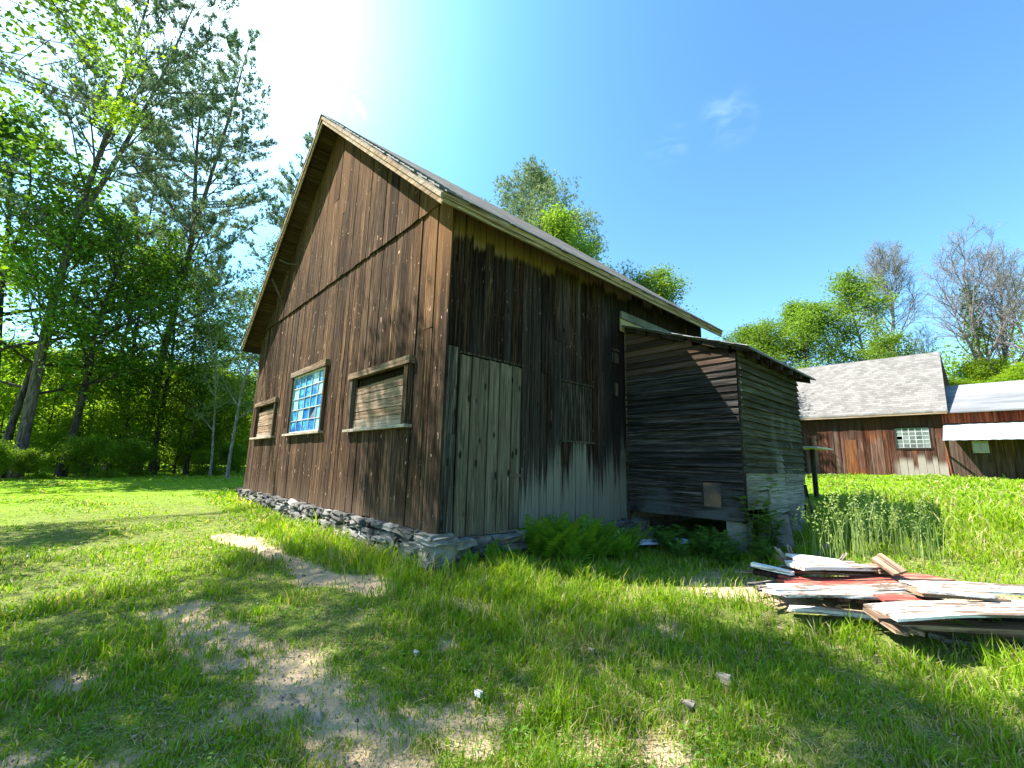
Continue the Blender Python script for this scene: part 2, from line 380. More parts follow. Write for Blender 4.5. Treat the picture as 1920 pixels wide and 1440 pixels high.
def leaf_mat(name, cols, trans=.45, tint=(1.25, 1.25, .5), rough=.55, clump=.5):
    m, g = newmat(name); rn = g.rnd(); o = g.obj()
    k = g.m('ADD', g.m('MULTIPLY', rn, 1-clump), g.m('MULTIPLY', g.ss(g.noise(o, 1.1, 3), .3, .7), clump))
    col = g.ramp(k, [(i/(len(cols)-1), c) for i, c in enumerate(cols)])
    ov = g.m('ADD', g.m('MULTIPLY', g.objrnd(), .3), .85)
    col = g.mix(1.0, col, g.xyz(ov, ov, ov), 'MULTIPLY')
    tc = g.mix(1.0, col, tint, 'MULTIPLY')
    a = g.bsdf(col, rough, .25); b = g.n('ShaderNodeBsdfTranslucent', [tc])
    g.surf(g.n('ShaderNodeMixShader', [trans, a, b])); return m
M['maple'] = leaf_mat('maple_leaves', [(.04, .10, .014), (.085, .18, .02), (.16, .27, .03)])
M['maplelit'] = leaf_mat('sunny_maple_leaves', [(.08, .16, .010), (.16, .27, .016), (.27, .36, .03)], .62)  # brighter copy of the maple leaves, sunlight put into the colour
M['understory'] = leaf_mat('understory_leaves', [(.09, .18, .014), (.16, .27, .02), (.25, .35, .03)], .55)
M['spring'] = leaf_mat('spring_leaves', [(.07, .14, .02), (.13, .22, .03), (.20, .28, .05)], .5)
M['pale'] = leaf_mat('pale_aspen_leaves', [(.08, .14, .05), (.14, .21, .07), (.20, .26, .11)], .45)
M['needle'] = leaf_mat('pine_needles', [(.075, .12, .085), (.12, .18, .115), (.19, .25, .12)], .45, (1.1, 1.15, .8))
M['needlelit'] = leaf_mat('sunlit_pine_needles', [(.10, .15, .085), (.16, .22, .11), (.24, .29, .14)], .4, (1.1, 1.15, .7))  # paler copy of the pine needles with the sunlight in its colour
M['bud'] = leaf_mat('opening_buds', [(.17, .18, .12), (.23, .24, .15), (.3, .3, .2)], .3, (1, 1, .8))
M['fern'] = leaf_mat('fern_fronds', [(.07, .17, .012), (.14, .28, .02), (.24, .38, .03)], .45)
M['weed'] = leaf_mat('weed_leaves', [(.07, .17, .02), (.13, .27, .035), (.2, .34, .06)], .4)
M['hay'] = leaf_mat('seeding_grass', [(.13, .20, .05), (.22, .30, .09), (.34, .38, .17)], .45)
def bark(name, c0, c1):
    m, g = newmat(name); o = g.obj()
    v = g.vm('MULTIPLY', o, (1, 1, .18)); n = g.noise(v, 16, 5, .65, .6)
    g.surf(g.bsdf(g.mix(g.ss(n, .35, .65), c0, c1), .9, .1, g.bump(n, .9, .04))); return m
M['bark'] = bark('dark_bark', (.022, .018, .015), (.085, .07, .058))
M['pinebark'] = bark('pine_bark', (.045, .036, .034), (.15, .12, .11))
M['palebark'] = bark('pale_bark', (.12, .105, .095), (.30, .265, .245))
M['twig'] = bark('mauve_twigs', (.11, .09, .095), (.22, .19, .195))
M['stem'] = simple('green_stem', (.05, .09, .02), (.12, .17, .05), 9)
#@@SETTING
# ------------------------------------------------------------------ terrain
CP = np.array([(4,-2.65,-.85),(2.5,-1.3,-.74),(0,-.3,-.40),(0.3,.3,-.38),(-2,-.3,-.36),(-4,-.35,-.31),(-8.5,-.3,-.2),(-8.5,3,-.1),(-15,-3,-.14),(-25,-2,-.16),(-40,0,-.1),
    (.2,3,-.38),(1.8,3.2,-.31),(1.8,6,-.02),(1.0,4.5,-.33),(3,3,-.27),(3.2,1.5,-.42),(4.2,4.5,-.2),(2,10,.2),(1,17,.52),(5,17,.52),(-3,22,.55),(6,22,.55),(-1,-3,-.62),(-4,-4,-.48),(-7,-8,-.5),
    (8,-2,-.8),(8,4,-.2),(10,12,.3),(-20,10,.0),(-20,25,.4),(12,20,.6),(-45,-20,-.2),(-20,-20,-.3),(10,-15,-1.0),(40,10,.5),(-45,30,.8),(40,-30,-1.),(-8,27,.7),(2,30,1.6)])
def _phi(r): return r*r*np.log(r+1e-9)
_n = len(CP); _K = _phi(np.linalg.norm(CP[:, None, :2]-CP[None, :, :2], axis=2))+np.eye(_n)*.8
_P = np.c_[np.ones(_n), CP[:, :2]]
_W = np.linalg.solve(np.block([[_K, _P], [_P.T, np.zeros((3, 3))]]), np.r_[CP[:, 2], 0, 0, 0])
def vnoise(x, y, s=1.0, seed=0):            # smooth value noise in [0,1]
    x = np.asarray(x)*s+seed*17.31; y = np.asarray(y)*s-seed*9.77
    xi, yi = np.floor(x), np.floor(y); fx, fy = x-xi, y-yi
    fx = fx*fx*(3-2*fx); fy = fy*fy*(3-2*fy)
    h = lambda a, b: np.modf(np.abs(np.sin(a*127.1+b*311.7+seed)*43758.5453))[0]
    return (h(xi, yi)*(1-fx)+h(xi+1, yi)*fx)*(1-fy)+(h(xi, yi+1)*(1-fx)+h(xi+1, yi+1)*fx)*fy
def fbm(x, y, s=1., seed=0): return (vnoise(x, y, s, seed)*.55+vnoise(x, y, s*2.1, seed+1)*.3+vnoise(x, y, s*4.3, seed+2)*.15)
def smooth(a, b, x):
    t = np.clip((np.asarray(x, float)-a)/(b-a), 0, 1); return t*t*(3-2*t)
def gz(x, y):
    x = np.asarray(x, float); y = np.asarray(y, float)
    sh = x.shape; p = np.c_[x.ravel(), y.ravel()]; q = np.clip(p, [-45, -30], [40, 30])
    z = _W[-3]+q@_W[-2:]
    z = z+_phi(np.linalg.norm(q[:, None]-CP[None, :, :2], axis=2))@_W[:_n]
    z = z+np.clip((p[:, 1]-27)/16, 0, 1)**1.3*5.5*smooth(-14, -4, p[:, 0])     # wooded bank behind the far barn
    z = z.reshape(sh)
    return z+.06*(fbm(x, y, .8, 3)-.5)
def gzz(x, y): return float(gz(np.array([x]), np.array([y]))[0])
# bare earth: path beside the gable, worn track in the foreground, bare spots
def seg_d(x, y, A, B):
    A = np.array(A, float); B = np.array(B, float); d = B-A
    t = np.clip(((x-A[0])*d[0]+(y-A[1])*d[1])/(d@d), 0, 1)
    return np.hypot(x-A[0]-t*d[0], y-A[1]-t*d[1])
def path_d(x, y, pts, w):
    return np.min([seg_d(x, y, pts[i], pts[i+1])-w for i in range(len(pts)-1)], axis=0)
def ground_at(pxx, pyy, n=6):
    d = ray(pxx, pyy); z = -.5
    for _ in range(40):
        t = (z-CAM[2])/d[2]; P = CAM+t*d; z = .5*z+.5*gzz(P[0], P[1])
    return np.array([P[0], P[1], gzz(P[0], P[1])])
_path1 = [ground_at(*q)[:2] for q in ((425, 1003), (520, 1042), (610, 1080), (700, 1100))]
_path2 = [ground_at(*q)[:2] for q in ((300, 1150), (420, 1215), (540, 1270), (640, 1345), (760, 1440))]
_bare = [(ground_at(140, 1275)[:2], .13), (ground_at(480, 1080)[:2], .1), (ground_at(830, 1075)[:2], .15), (ground_at(1090, 1400)[:2], .12), (ground_at(1240, 1420)[:2], .12), (ground_at(40, 1420)[:2], .12)]
def dirt(x, y):
    n = fbm(x, y, 2.2, 5)-.5; n2 = fbm(x, y, 7., 8)-.5
    d1 = smooth(.10, -.10, path_d(x, y, _path1, .19)+n*.35+n2*.12)
    d2 = smooth(.26, -.16, path_d(x, y, _path2, .12)+n*.8+n2*.6)*.9
    d = np.maximum(d1, d2)
    for c, r in _bare: d = np.maximum(d, smooth(.12, -.08, np.hypot(x-c[0], y-c[1])-r+n2*.2)*.85)
    d = np.maximum(d, smooth(.60, .72, fbm(x, y, 2.6, 12))*.75*smooth(4.2, 2.0, np.hypot(x-2.6, y+1.5)))
    d = np.maximum(d, smooth(.35, -.1, seg_d(x, y, (2.25, 2.2), (4.2, 2.6))-.55+n*.5)*.75)
    d = np.maximum(d, smooth(.3, .0, np.abs(y+.05)-.06+n*.3)*(x < .1)*(x > -8.6)*.5)
    return d
m, g = newmat('lawn_soil'); o = g.obj()
dm = g.n('ShaderNodeAttribute', out=2, attribute_name='dirt')
n1 = g.noise(o, 6, 6, .65); n2 = g.noise(o, 85, 5, .75); n3 = g.noise(o, 1.1, 4)
soil = g.mix(n2, (.27, .19, .11), (.66, .50, .33)); soil = g.mix(g.ss(n1, .55, .75), soil, (.24, .18, .12)); peb = g.vor(o, 34.); soil = g.mix(g.m('MULTIPLY', g.ss(peb, .22, .12), g.ss(n2, .45, .55)), soil, (.10, .08, .06))
thatch = g.ramp(n2, [(.34, (.025, .045, .010)), (.5, (.11, .15, .03)), (.62, (.30, .25, .12)), (.7, (.42, .34, .2))]); thatch = g.mix(g.ss(n1, .42, .7), thatch, g.mix(n2, (.08, .15, .015), (.26, .30, .06)))
farg = g.mix(n3, (.11, .235, .008), (.19, .31, .015))
thatch = g.mix(g.ss(g.vm('LENGTH', o), 5.5, 13.0), thatch, farg)
f = g.ss(g.m('ADD', dm, g.m('MULTIPLY', g.m('SUBTRACT', n2, .5), .5)), .25, .65)
g.surf(g.bsdf(g.mix(f, thatch, soil), .95, .05, g.bump(g.m('ADD', n2, n1), .6, .03))); M['ground'] = m
def axis_coords(lo, hi, c, fine, n):
    t = np.linspace(-1, 1, n); k = 4.2
    s = np.sinh(k*t)/math.sinh(k)
    return np.where(s < 0, c+s*(c-lo), c+s*(hi-c))
gx = axis_coords(-200, 200, 0.5, .05, 300); gy = axis_coords(-160, 240, 0.5, .05, 300)
XX, YY = np.meshgrid(gx, gy); ZZ = gz(XX, YY)
DD = dirt(XX, YY); ZZ = ZZ-.025*DD
b = MB(); nx, ny = len(gx), len(gy)
i, j = np.meshgrid(np.arange(nx-1), np.arange(ny-1)); k = (j*nx+i).ravel()
b.add(np.c_[XX.ravel(), YY.ravel(), ZZ.ravel()], [np.stack([k, k+1, k+nx+1, k+nx], 1)])
ground = tag(b.build('ground', M['ground'], smooth=True), kind='structure')
at = ground.data.attributes.new('dirt', 'FLOAT', 'POINT'); at.data.foreach_set('value', DD.ravel().astype(np.float32))

# ------------------------------------------------------------------ barn
rng = random.Random(7); nr = np.random.default_rng(11)
barn = thing('barn', (0, 0, 0), 'tall dark brown gabled barn of weathered vertical boards on a stone foundation', 'barn')
WX = -8.28; SEAM = 3.77; BY = 6.25
RS = .83; APX = -4.03; APZ = 7.05           # underside of the roof at the ridge
def roof_under(x): return APZ-RS*abs(x-APX)-.02
def planks(b, lo, hi, wmin, wmax, z0f, z1f, place, cuts=(), openings=(), jag=.012, th=.022, jit=.009, gap=.009, rg=rng):
    """vertical boards from lo to hi; place(u0,u1,z0a,z0b,z1a,z1b,depth) adds one board"""
    edges = sorted(set([lo, hi]+list(cuts)))
    us = [lo]
    for e in edges[1:]:
        while e-us[-1] > wmax*1.25: us.append(us[-1]+rg.uniform(wmin, wmax))
        if e-us[-1] < .05 and us[-1] not in edges: us[-1] = e
        else: us.append(e)
    for u0, u1 in zip(us[:-1], us[1:]):
        mid = (u0+u1)/2; spans = [(z0f(mid)+rg.uniform(-jag, jag), None)]
        zs = [(z0f(mid)-rg.uniform(0, jag*2), z1f(u0), z1f(u1))]
        ops = [q for q in openings if q[0] < mid < q[1]]
        d = rg.uniform(0, jit)
        parts = []
        if not ops:
            # an occasional butt joint part way up
            parts.append((zs[0][0], zs[0][1], zs[0][2]))
        else:
            q = ops[0]
            parts.append((zs[0][0], q[2], q[2])); parts.append((q[3], zs[0][1], zs[0][2]))
        for za, zb0, zb1 in parts:
            if rg.random() < .16 and zb0-za > 1.5 and not ops:
                zc = za+rg.uniform(.3, .7)*(zb0-za)
                place(b, u0+gap/2, u1-gap/2, za, zc-.003, zc-.003, d, th); place(b, u0+gap/2, u1-gap/2, zc+.003, zb0, zb1, d+.003, th)
            else: place(b, u0+gap/2, u1-gap/2, za, zb0, zb1, d, th)
def place_y(y0):       # boards on a wall facing -Y
    def f(b, u0, u1, za, zb0, zb1, d, th):
        yo = y0-d
        t = rng.uniform(-.004, .004)
        b.hexa([(u0, yo-th-t, za), (u1, yo-th+t, za), (u1, yo, za), (u0, yo, za), (u0, yo-th-t, zb0), (u1, yo-th+t, zb1), (u1, yo, zb1), (u0, yo, zb0)])
    return f
def place_x(x0):       # boards on a wall facing +X
    def f(b, u0, u1, za, zb0, zb1, d, th):
        xo = x0+d
        t = rng.uniform(-.004, .004)
        b.hexa([(xo, u0, za), (xo+th+t, u0, za), (xo+th-t, u1, za), (xo, u1, za), (xo, u0, zb0), (xo+th+t, u0, zb0), (xo+th-t, u1, zb1), (xo, u1, zb1)])
    return f
W1 = (-2.32, -.80, 1.13, 1.86); W2 = (-5.20, -3.52, 1.16, 2.24); W3 = (-7.72, -6.28, 1.15, 1.86)
b = MB()
cuts = [W1[0], W1[1], W2[0], W2[1], W3[0], W3[1], -.17]
planks(b, WX, .012, .13, .25, lambda u: 0.0+.0015*u, lambda u: min(SEAM+.05, roof_under(u)), place_y(0.024), cuts, (W1, W2, W3))
planks(b, WX+.02, 0.0, .13, .27, lambda u: SEAM-.01+rng.uniform(-.005, .006), roof_under, place_y(-0.006), jag=.005)
b.build('gable_wall', M['gable'], barn)
b = MB()     # dark sheathing behind the boards and the other walls
b.hexa([(WX+.03, .03, -.02), (-.03, .03, -.02), (-.03, .06, -.02), (WX+.03, .06, -.02), (WX+.03, .03, 1.13), (-.03, .03, 1.13), (-.03, .06, 1.13), (WX+.03, .06, 1.13)])
def prism_y(b, poly, y0, y1):
    n = len(poly); v = [(x, y0, z) for x, z in poly]+[(x, y1, z) for x, z in poly]
    b.add(v, [tuple(range(n)), tuple(range(2*n-1, n-1, -1))]+[(i, i+n, (i+1) % n+n, (i+1) % n) for i in range(n)])
prism_y(b, [(WX+.03, 2.25), (-.03, 2.25), (-.03, roof_under(-.03)-.05), (APX, APZ-.1), (WX+.03, roof_under(WX)-.05)], .03, .06)
b.box((WX+.03, .03, 1.13), (-7.72, .06, 2.25)); b.box((-6.28, .03, 1.13), (-5.2, .06, 2.25)); b.box((-3.52, .03, 1.13), (-2.32, .06, 2.25)); b.box((-.8, .03, 1.13), (-.03, .06, 2.25))
b.box((-7.72, .03, 1.86), (-6.28, .06, 2.25)); b.box((-2.32, .03, 1.86), (-.8, .06, 2.25))
b.build('gable_sheathing', M['dark'], barn)
b = MB(); planks(b, 0.0, BY, .15, .28, lambda u: -.03, lambda u: 3.42, lambda bb, u0, u1, a, z0, z1, d, th: bb.hexa([(WX-d-th, u0, a), (WX-d, u0, a), (WX-d, u1, a), (WX-d-th, u1, a), (WX-d-th, u0, z0), (WX-d, u0, z0), (WX-d, u1, z1), (WX-d-th, u1, z1)]))
b.build('rear_side_wall', M['gable'], barn)
b = MB(); planks(b, WX, 0.0, .15, .28, lambda u: -.03, roof_under, lambda bb, u0, u1, a, z0, z1, d, th: bb.hexa([(u0, BY+d, a), (u1, BY+d, a), (u1, BY+d+th, a), (u0, BY+d+th, a), (u0, BY+d, z0), (u1, BY+d, z1), (u1, BY+d+th, z1), (u0, BY+d+th, z0)]))
b.build('rear_gable_wall', M['gable'], barn)
# side wall (in shade)
DOOR = (.185, 1.135, -.2, 1.905); HAT = (1.895, 2.575, 1.03, 1.84)
b = MB()
sb = lambda u: -.005-.016*u
planks(b, .16, BY, .11, .2, sb, lambda u: 3.66, place_x(-.02), [DOOR[0], DOOR[1], HAT[0], HAT[1]], [DOOR, HAT], jag=.02, jit=.014, gap=.009)
b.build('side_wall', M['side'], barn)
b = MB(); b.box((-.05, .04, -.05), (-.026, BY-.02, 3.6)); b.build('side_sheathing', M['dark'], barn)
b = MB()     # corner boards left of the door
b.box((-.02, .018, 1.98), (.018, .158, 3.66)); b.build('upper_corner_board', M['side'], barn)
b = MB(); b.box((-.02, .02, -.01), (.016, .095, 1.97)); b.box((-.02, .099, -.02), (.022, .157, 1.0)); b.box((-.02, .099, 1.004), (.012, .157, 1.97)); b.build('corner_board', M['corner'], barn)
# door
b = MB(); ys = [.19, .345, .60, .765, .965, 1.13]
for i, (a, c) in enumerate(zip(ys[:-1], ys[1:])):
    d = rng.uniform(0, .008)
    b.hexa([(-.01, a+.011, -.075+.03*a), (.022+d, a+.011, -.075+.03*a), (.022+d, c-.011, -.075+.03*c), (-.01, c-.011, -.075+.03*c), (-.01, a+.011, 1.895-.0*a), (.022+d, a+.011, 1.895), (.022+d, c-.011, 1.885), (-.01, c-.011, 1.885)])
door = b.build('door', M['door'], barn)
b = MB(); b.box((.032, .95, .55), (.040, 1.17, .585)); b.box((.035, 1.13, .50), (.047, 1.165, .66)); b.build('hinge', M['iron'], door)
b = MB(); b.tube([(.03, 1.17, 1.0), (.045, 1.172, 1.02), (.045, 1.172, .82), (.03, 1.17, .80)], .008, 6); b.build('latch', M['iron'], door)
b = MB(); b.box((-.02, DOOR[0], 1.907), (.03, DOOR[1]+.02, 1.93)); b.build('door_drip_board', M['hatch'], barn)
# boarded hatch
b = MB(); n = 5
for i in range(n):
    a = HAT[0]+(HAT[1]-HAT[0])*i/n; c = HAT[0]+(HAT[1]-HAT[0])*(i+1)/n
    b.box((-.02, a+.004, HAT[2]+.01), (-.004+rng.uniform(0, .006), c-.004, HAT[3]-.012))
hw = b.build('boarded_hatch', M['hatch'], barn)
b = MB(); b.box((-.005, HAT[0]-.03, HAT[2]-.02), (.026, HAT[1]+.04, HAT[2]+.006)); b.build('sill', M['corner'], hw)
b = MB(); b.box((-.005, HAT[0]-.02, HAT[3]-.006), (.020, HAT[1]+.02, HAT[3]+.022)); b.build('header', M['hatch'], hw)
# small plank vent near the shed and a loop of wire
for q0, q1 in (((.018, 3.05, 2.3), (.03, 3.22, 2.46)), ((.018, 3.05, 2.49), (.032, 3.24, 2.52)), ((.016, 3.08, 1.78), (.03, 3.2, 1.98))):
    b = MB(); b.box(q0, q1); b.build('nailed_patch', M['hatch'], barn)
# pale trim and yellow cladding above the shed
b = MB(); b.box((.012, 3.30, 3.07), (.05, 5.95, 3.19)); tb = b.build('trim_board', M['palegrey'], barn)
b = MB()
for k in range(60): b.box((.0505, 3.34+k*.043, 3.058), (.054, 3.362+k*.043, 3.075))
b.build('perforated_edge', M['iron'], tb)['kind'] = 'stuff'
b = MB()
for k in range(12): b.box((.012, 3.30+k*.22, 2.86), (.030, 3.513+k*.22, 3.066))
b.build('cladding_panel', M['yellow'], barn)
# windows on the gable
def casing(op, top_extra, side, sill_l, sill_r, tilt=0.0, proud=.055):
    x0, x1, z0, z1 = op; b = MB()
    return b
def gwindow(name, op, hdr, sill, kind, jw):
    x0, x1, z0, z1 = op
    b = MB()
    root = None
    yo = -.055
    b = MB(); b.hexa([(hdr[0], yo-.02, z1), (hdr[1], yo-.02, z1), (hdr[1], .02, z1), (hdr[0], .02, z1), (hdr[0], yo-.02, hdr[2]), (hdr[1], yo-.02, hdr[3]), (hdr[1], .02, hdr[3]), (hdr[0], .02, hdr[2])])
    root = b.build(name, M['trim'], barn)
    b = MB(); b.box((x0-jw, yo, z0), (x0, .10, z1-.001)); b.build('jamb', M['trim_z'], root)
    b = MB(); b.box((x1, yo-.002, z0), (x1+jw*1.15, .10, z1-.001)); b.build('jamb', M['trim_z'], root)
    b = MB(); b.box((sill[0], yo-.035, z0-.038), (sill[1], .10, z0-.001)); b.build('sill', M['sill'], root)
    if kind == 'boards':
        b = MB(); n = 5; zt = z1-.09; h = (zt-z0)/n; z = z0+.002
        for i in range(n):
            hh = h*rng.uniform(.85, 1.15) if i < n-1 else zt-z
            d = rng.uniform(0, .012)
            b.hexa([(x0+.01, .012-d, z), (x1-.01, .012-d, z), (x1-.01, .06, z), (x0+.01, .06, z), (x0+.01, .016-d, z+hh-.006-(.03 if i == n-1 else 0)), (x1-.01, .016-d, z+hh-.006), (x1-.01, .06, z+hh-.006), (x0+.01, .06, z+hh-.006-(.03 if i == n-1 else 0))])
            z += hh
        b.build('shutter_boards', M['shutter'], root)
        b = MB(); b.box((x0, .075, z0), (x1, .09, z1)); b.build('dark_backing', M['dark'], root)
    else:
        b = MB(); fw = .03; y0, y1 = -.02, .03
        b.box((x0, y0, z0), (x0+fw, y1, z1)); b.box((x1-fw, y0, z0), (x1, y1, z1)); b.box((x0+fw, y0, z1-fw), (x1-fw, y1, z1)); b.box((x0+fw, y0, z0), (x1-fw, y1, z0+fw))
        fr = b.build('sash', M['whiteframe'], root)
        gx0, gx1, gz0, gz1 = x0+fw, x1-fw, z0+fw, z1-fw; nc, nrw = 5, 5
        b = MB()
        for i in range(1, nc): u = gx0+(gx1-gx0)*i/nc; b.box((u-.007, -.012, gz0), (u+.007, .02, gz1))
        for j in range(1, nrw):
            w = gz0+(gz1-gz0)*j/nrw
            for i in range(nc):
                u0 = gx0+(gx1-gx0)*i/nc+.0075; u1 = gx0+(gx1-gx0)*(i+1)/nc-.0075
                b.box((u0, -.010, w-.007), (u1, .02, w+.007))
        b.build('glazing_bars', M['whiteframe'], fr)
        b = MB()
        for i in range(nc):
            for j in range(nrw):
                u0 = gx0+(gx1-gx0)*i/nc; u1 = gx0+(gx1-gx0)*(i+1)/nc; w0 = gz0+(gz1-gz0)*j/nrw; w1 = gz0+(gz1-gz0)*(j+1)/nrw
                t = rng.uniform(-.006, .006)
                b.hexa([(u0+.002, .006+t, w0+.002), (u1-.002, .006-t, w0+.002), (u1-.002, .014, w0+.002), (u0+.002, .014, w0+.002), (u0+.002, .006-t, w1-.002), (u1-.002, .006+t, w1-.002), (u1-.002, .014, w1-.002), (u0+.002, .014, w1-.002)])
        b.build('pane', M['bluepane'], fr)
    return root
w = gwindow('boarded_window', W1, (-2.44, -.66, 1.945, 1.955), (-2.44, -.64), 'boards', .075); w['label'] = 'wide boarded window nearest the corner'
w = gwindow('window', W2, (-5.27, -3.44, 2.335, 2.345), (-5.36, -3.44), 'glass', .05); w['label'] = 'many paned window backed with blue sheet'
w = gwindow('boarded_window', W3, (-7.84, -6.16, 1.95, 1.96), (-7.86, -6.12), 'boards', .065); w['label'] = 'boarded window at the far end of the gable'
# roof
def roof_slab(b, x_in, x_out, y0, y1, t0, t1):
    z = lambda x: APZ-RS*abs(x-APX)
    c = []
    for tt in (t0, t1):
        for (xx, yy) in ((x_in, y0), (x_out, y0), (x_out, y1), (x_in, y1)): c.append((xx, yy, z(xx)+tt))
    b.hexa(c)
EY0, EY1 = -.35, 6.42; EXR, EXL = .33, -8.42
b = MB(); roof_slab(b, APX, EXR+.03, EY0-.03, EY1+.03, .05, .085)
# left slope
roof_slab(b, APX, EXL-.03, EY0-.03, EY1+.03, .05, .085)
roof = b.build('roof', M['roof'], barn)
b = MB()     # ragged butt ends of shingles along the gable edge and eave
zr = lambda x: APZ-RS*abs(x-APX)
for sgn, xe in ((1, EXR), (-1, EXL)):
    L = abs(xe-APX); n = int(L/.14)
    for i in range(n):
        xa = APX+sgn*i*.14; xb = APX+sgn*(i+1.15)*.14; u = rng.uniform(.0, .03); yy = EY0-.035-u
        c = []
        for tt0, tt1 in ((.086, .088), (.095, .112)):
            for (xx, y, q) in ((xa, yy, tt0), (xb, yy, tt1), (xb, EY0+.25, tt1), (xa, EY0+.25, tt0)): c.append((xx, y, zr(xx)+q))
        b.hexa(c)
for i in range(int((EY1-EY0)/.15)):
    ya = EY0+i*.15; u = rng.uniform(0, .03)
    c = []
    for t in (.086, .1):
        for (xx, y) in ((EXR-.2, ya), (EXR+.045+u, ya), (EXR+.045+u, ya+.145), (EXR-.2, ya+.145)): c.append((xx, y, zr(xx)+t+.001))
    b.hexa(c)
b.build('edge_shingles', M['tar'], roof)
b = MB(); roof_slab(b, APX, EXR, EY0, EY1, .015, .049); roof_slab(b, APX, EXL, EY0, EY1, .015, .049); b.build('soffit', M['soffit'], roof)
def rake(b, xa, xb, y0, y1, ta, tb):
    c = []
    for tt in (ta, tb):
        for (xx, yy) in ((xa, y0), (xb, y0), (xb, y1), (xa, y1)): c.append((xx, yy, zr(xx)+tt))
    b.hexa(c)
b = MB(); rake(b, APX, EXR, EY0-.022, EY0, -.085, .048); rake(b, APX, EXR+.02, EY0-.045, EY0-.022, -.01, .049)
rake(b, APX, EXL, EY0-.022, EY0, -.085, .048); rake(b, APX, EXL-.02, EY0-.045, EY0-.022, -.01, .049); b.build('rake_board', M['rake'], roof)
b = MB(); ze = zr(EXR)
b.box((EXR, EY0-.02, ze-.065), (EXR+.022, 2.9, ze+.045)); b.box((EXR, 2.904, ze-.07), (EXR+.022, EY1, ze+.04)); b.box((EXR+.022, EY0-.02, ze-.02), (EXR+.04, EY1, ze+.046))
b.build('eave_fascia', M['fascia'], roof)
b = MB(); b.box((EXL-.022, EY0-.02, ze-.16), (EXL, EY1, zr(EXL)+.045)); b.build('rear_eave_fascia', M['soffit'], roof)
# a wire and a brace under the left rake
b = MB(); b.tube([(-6.35, -.28, 5.02), (-6.15, -.16, 4.9), (-5.95, -.03, 4.85)], .006, 5); b.build('wire', M['palegrey'], barn)
b = MB(); b.bar((-6.78, -.28, 4.70), (-6.62, -.03, 4.15), .05, .05); b.build('brace', M['trim_z'], barn)
# stone foundation under the gable and side wall
def stone(b, c, s, seed):
    r = np.random.default_rng(seed)
    L = np.array([-1, -.45, .45, 1.])
    idx = {}; V = []; F = []
    def vid(i, j, k):
        if (i, j, k) not in idx:
            p = np.array([L[i], L[j], L[k]]); e = (np.abs(p) > .9).sum()
            p = p*(1 - {1: 0, 2: .03, 3: .09}[e]); p = p+r.normal(0, .10, 3)
            idx[(i, j, k)] = len(V); V.append(p)
        return idx[(i, j, k)]
    for a in range(3):
        for q in (0, 3):
            for u in range(3):
                for w in range(3):
                    f = []
                    for du, dw in ((0, 0), (1, 0), (1, 1), (0, 1)):
                        t = [0, 0, 0]; t[a] = q; t[(a+1) % 3] = u+du; t[(a+2) % 3] = w+dw; f.append(vid(*t))
                    F.append(tuple(f if q == 3 else f[::-1]))
    V = np.array(V)
    th = r.normal(0, .10); ca, sa = math.cos(th), math.sin(th)
    V = V*np.array(s)/2; V = np.c_[V[:, 0]*ca-V[:, 2]*sa, V[:, 1], V[:, 0]*sa+V[:, 2]*ca]
    sk = r.normal(0, .3); V[:, 0] += V[:, 2]*sk
    b.add(V+np.array(c), F)
b = MB(); sd_ = 100
x = WX-.18
rows = [[], [], [], []]
for row in range(6):
    x = WX-.2+row*.07
    while x < -.02:
        wd = rng.choice([rng.uniform(.09, .2), rng.uniform(.18, .40)]); h = rng.uniform(.05, .095)
        xc = x+wd/2; zg = gzz(xc, -.1)
        zt = -.01-row*.078
        if zt > zg-.1 and xc < 0.0:
            stone(b, (xc, .06+rng.uniform(-.04, .04), zt-h/2-rng.uniform(0, .03)), (wd, .30, h), sd_); sd_ += 1
        x += wd*.97
for k in range(4):     # larger blocks near the corner
    xc = -.25-k*.28+rng.uniform(-.1, .1); zg = gzz(xc, -.1)
    if rng.random() < .75: stone(b, (xc, .05, zg+.10), (rng.uniform(.18, .36), .30, rng.uniform(.14, .24)), sd_)
    sd_ += 1
y = .15
while y < 3.5:
    wd = rng.uniform(.2, .45)
    for row in range(3):
        stone(b, (-.05+rng.uniform(-.03, .05), y+wd/2+row*.06, -.13-row*.11), (.34, wd, rng.uniform(.09, .14)), sd_); sd_ += 1
    y += wd*.95
fo = b.build('foundation', M['stone'], barn)
b = MB(); b.box((WX-.05, .02, -1.0), (-.05, .35, -.03)); b.box((-.35, .36, -1.0), (-.07, BY, -.06)); b.box((WX-.1, .36, -1.0), (WX+.2, BY, -.04)); b.box((WX+.2, BY-.3, -1.0), (-.35, BY, -.04)); b.build('rubble_core', M['mortar'], fo)
b = MB(); stone(b, (-.13, .16, -.27), (.38, .46, .32), 9001); stone(b, (-.10, .03, -.06), (.36, .28, .07), 9002); b.build('corner_block', M['concrete'], fo)
b = MB(); b.box((-.02, .2, -.12), (.045, 1.75, -.075)); b.build('sill_beam', M['corner'], fo)

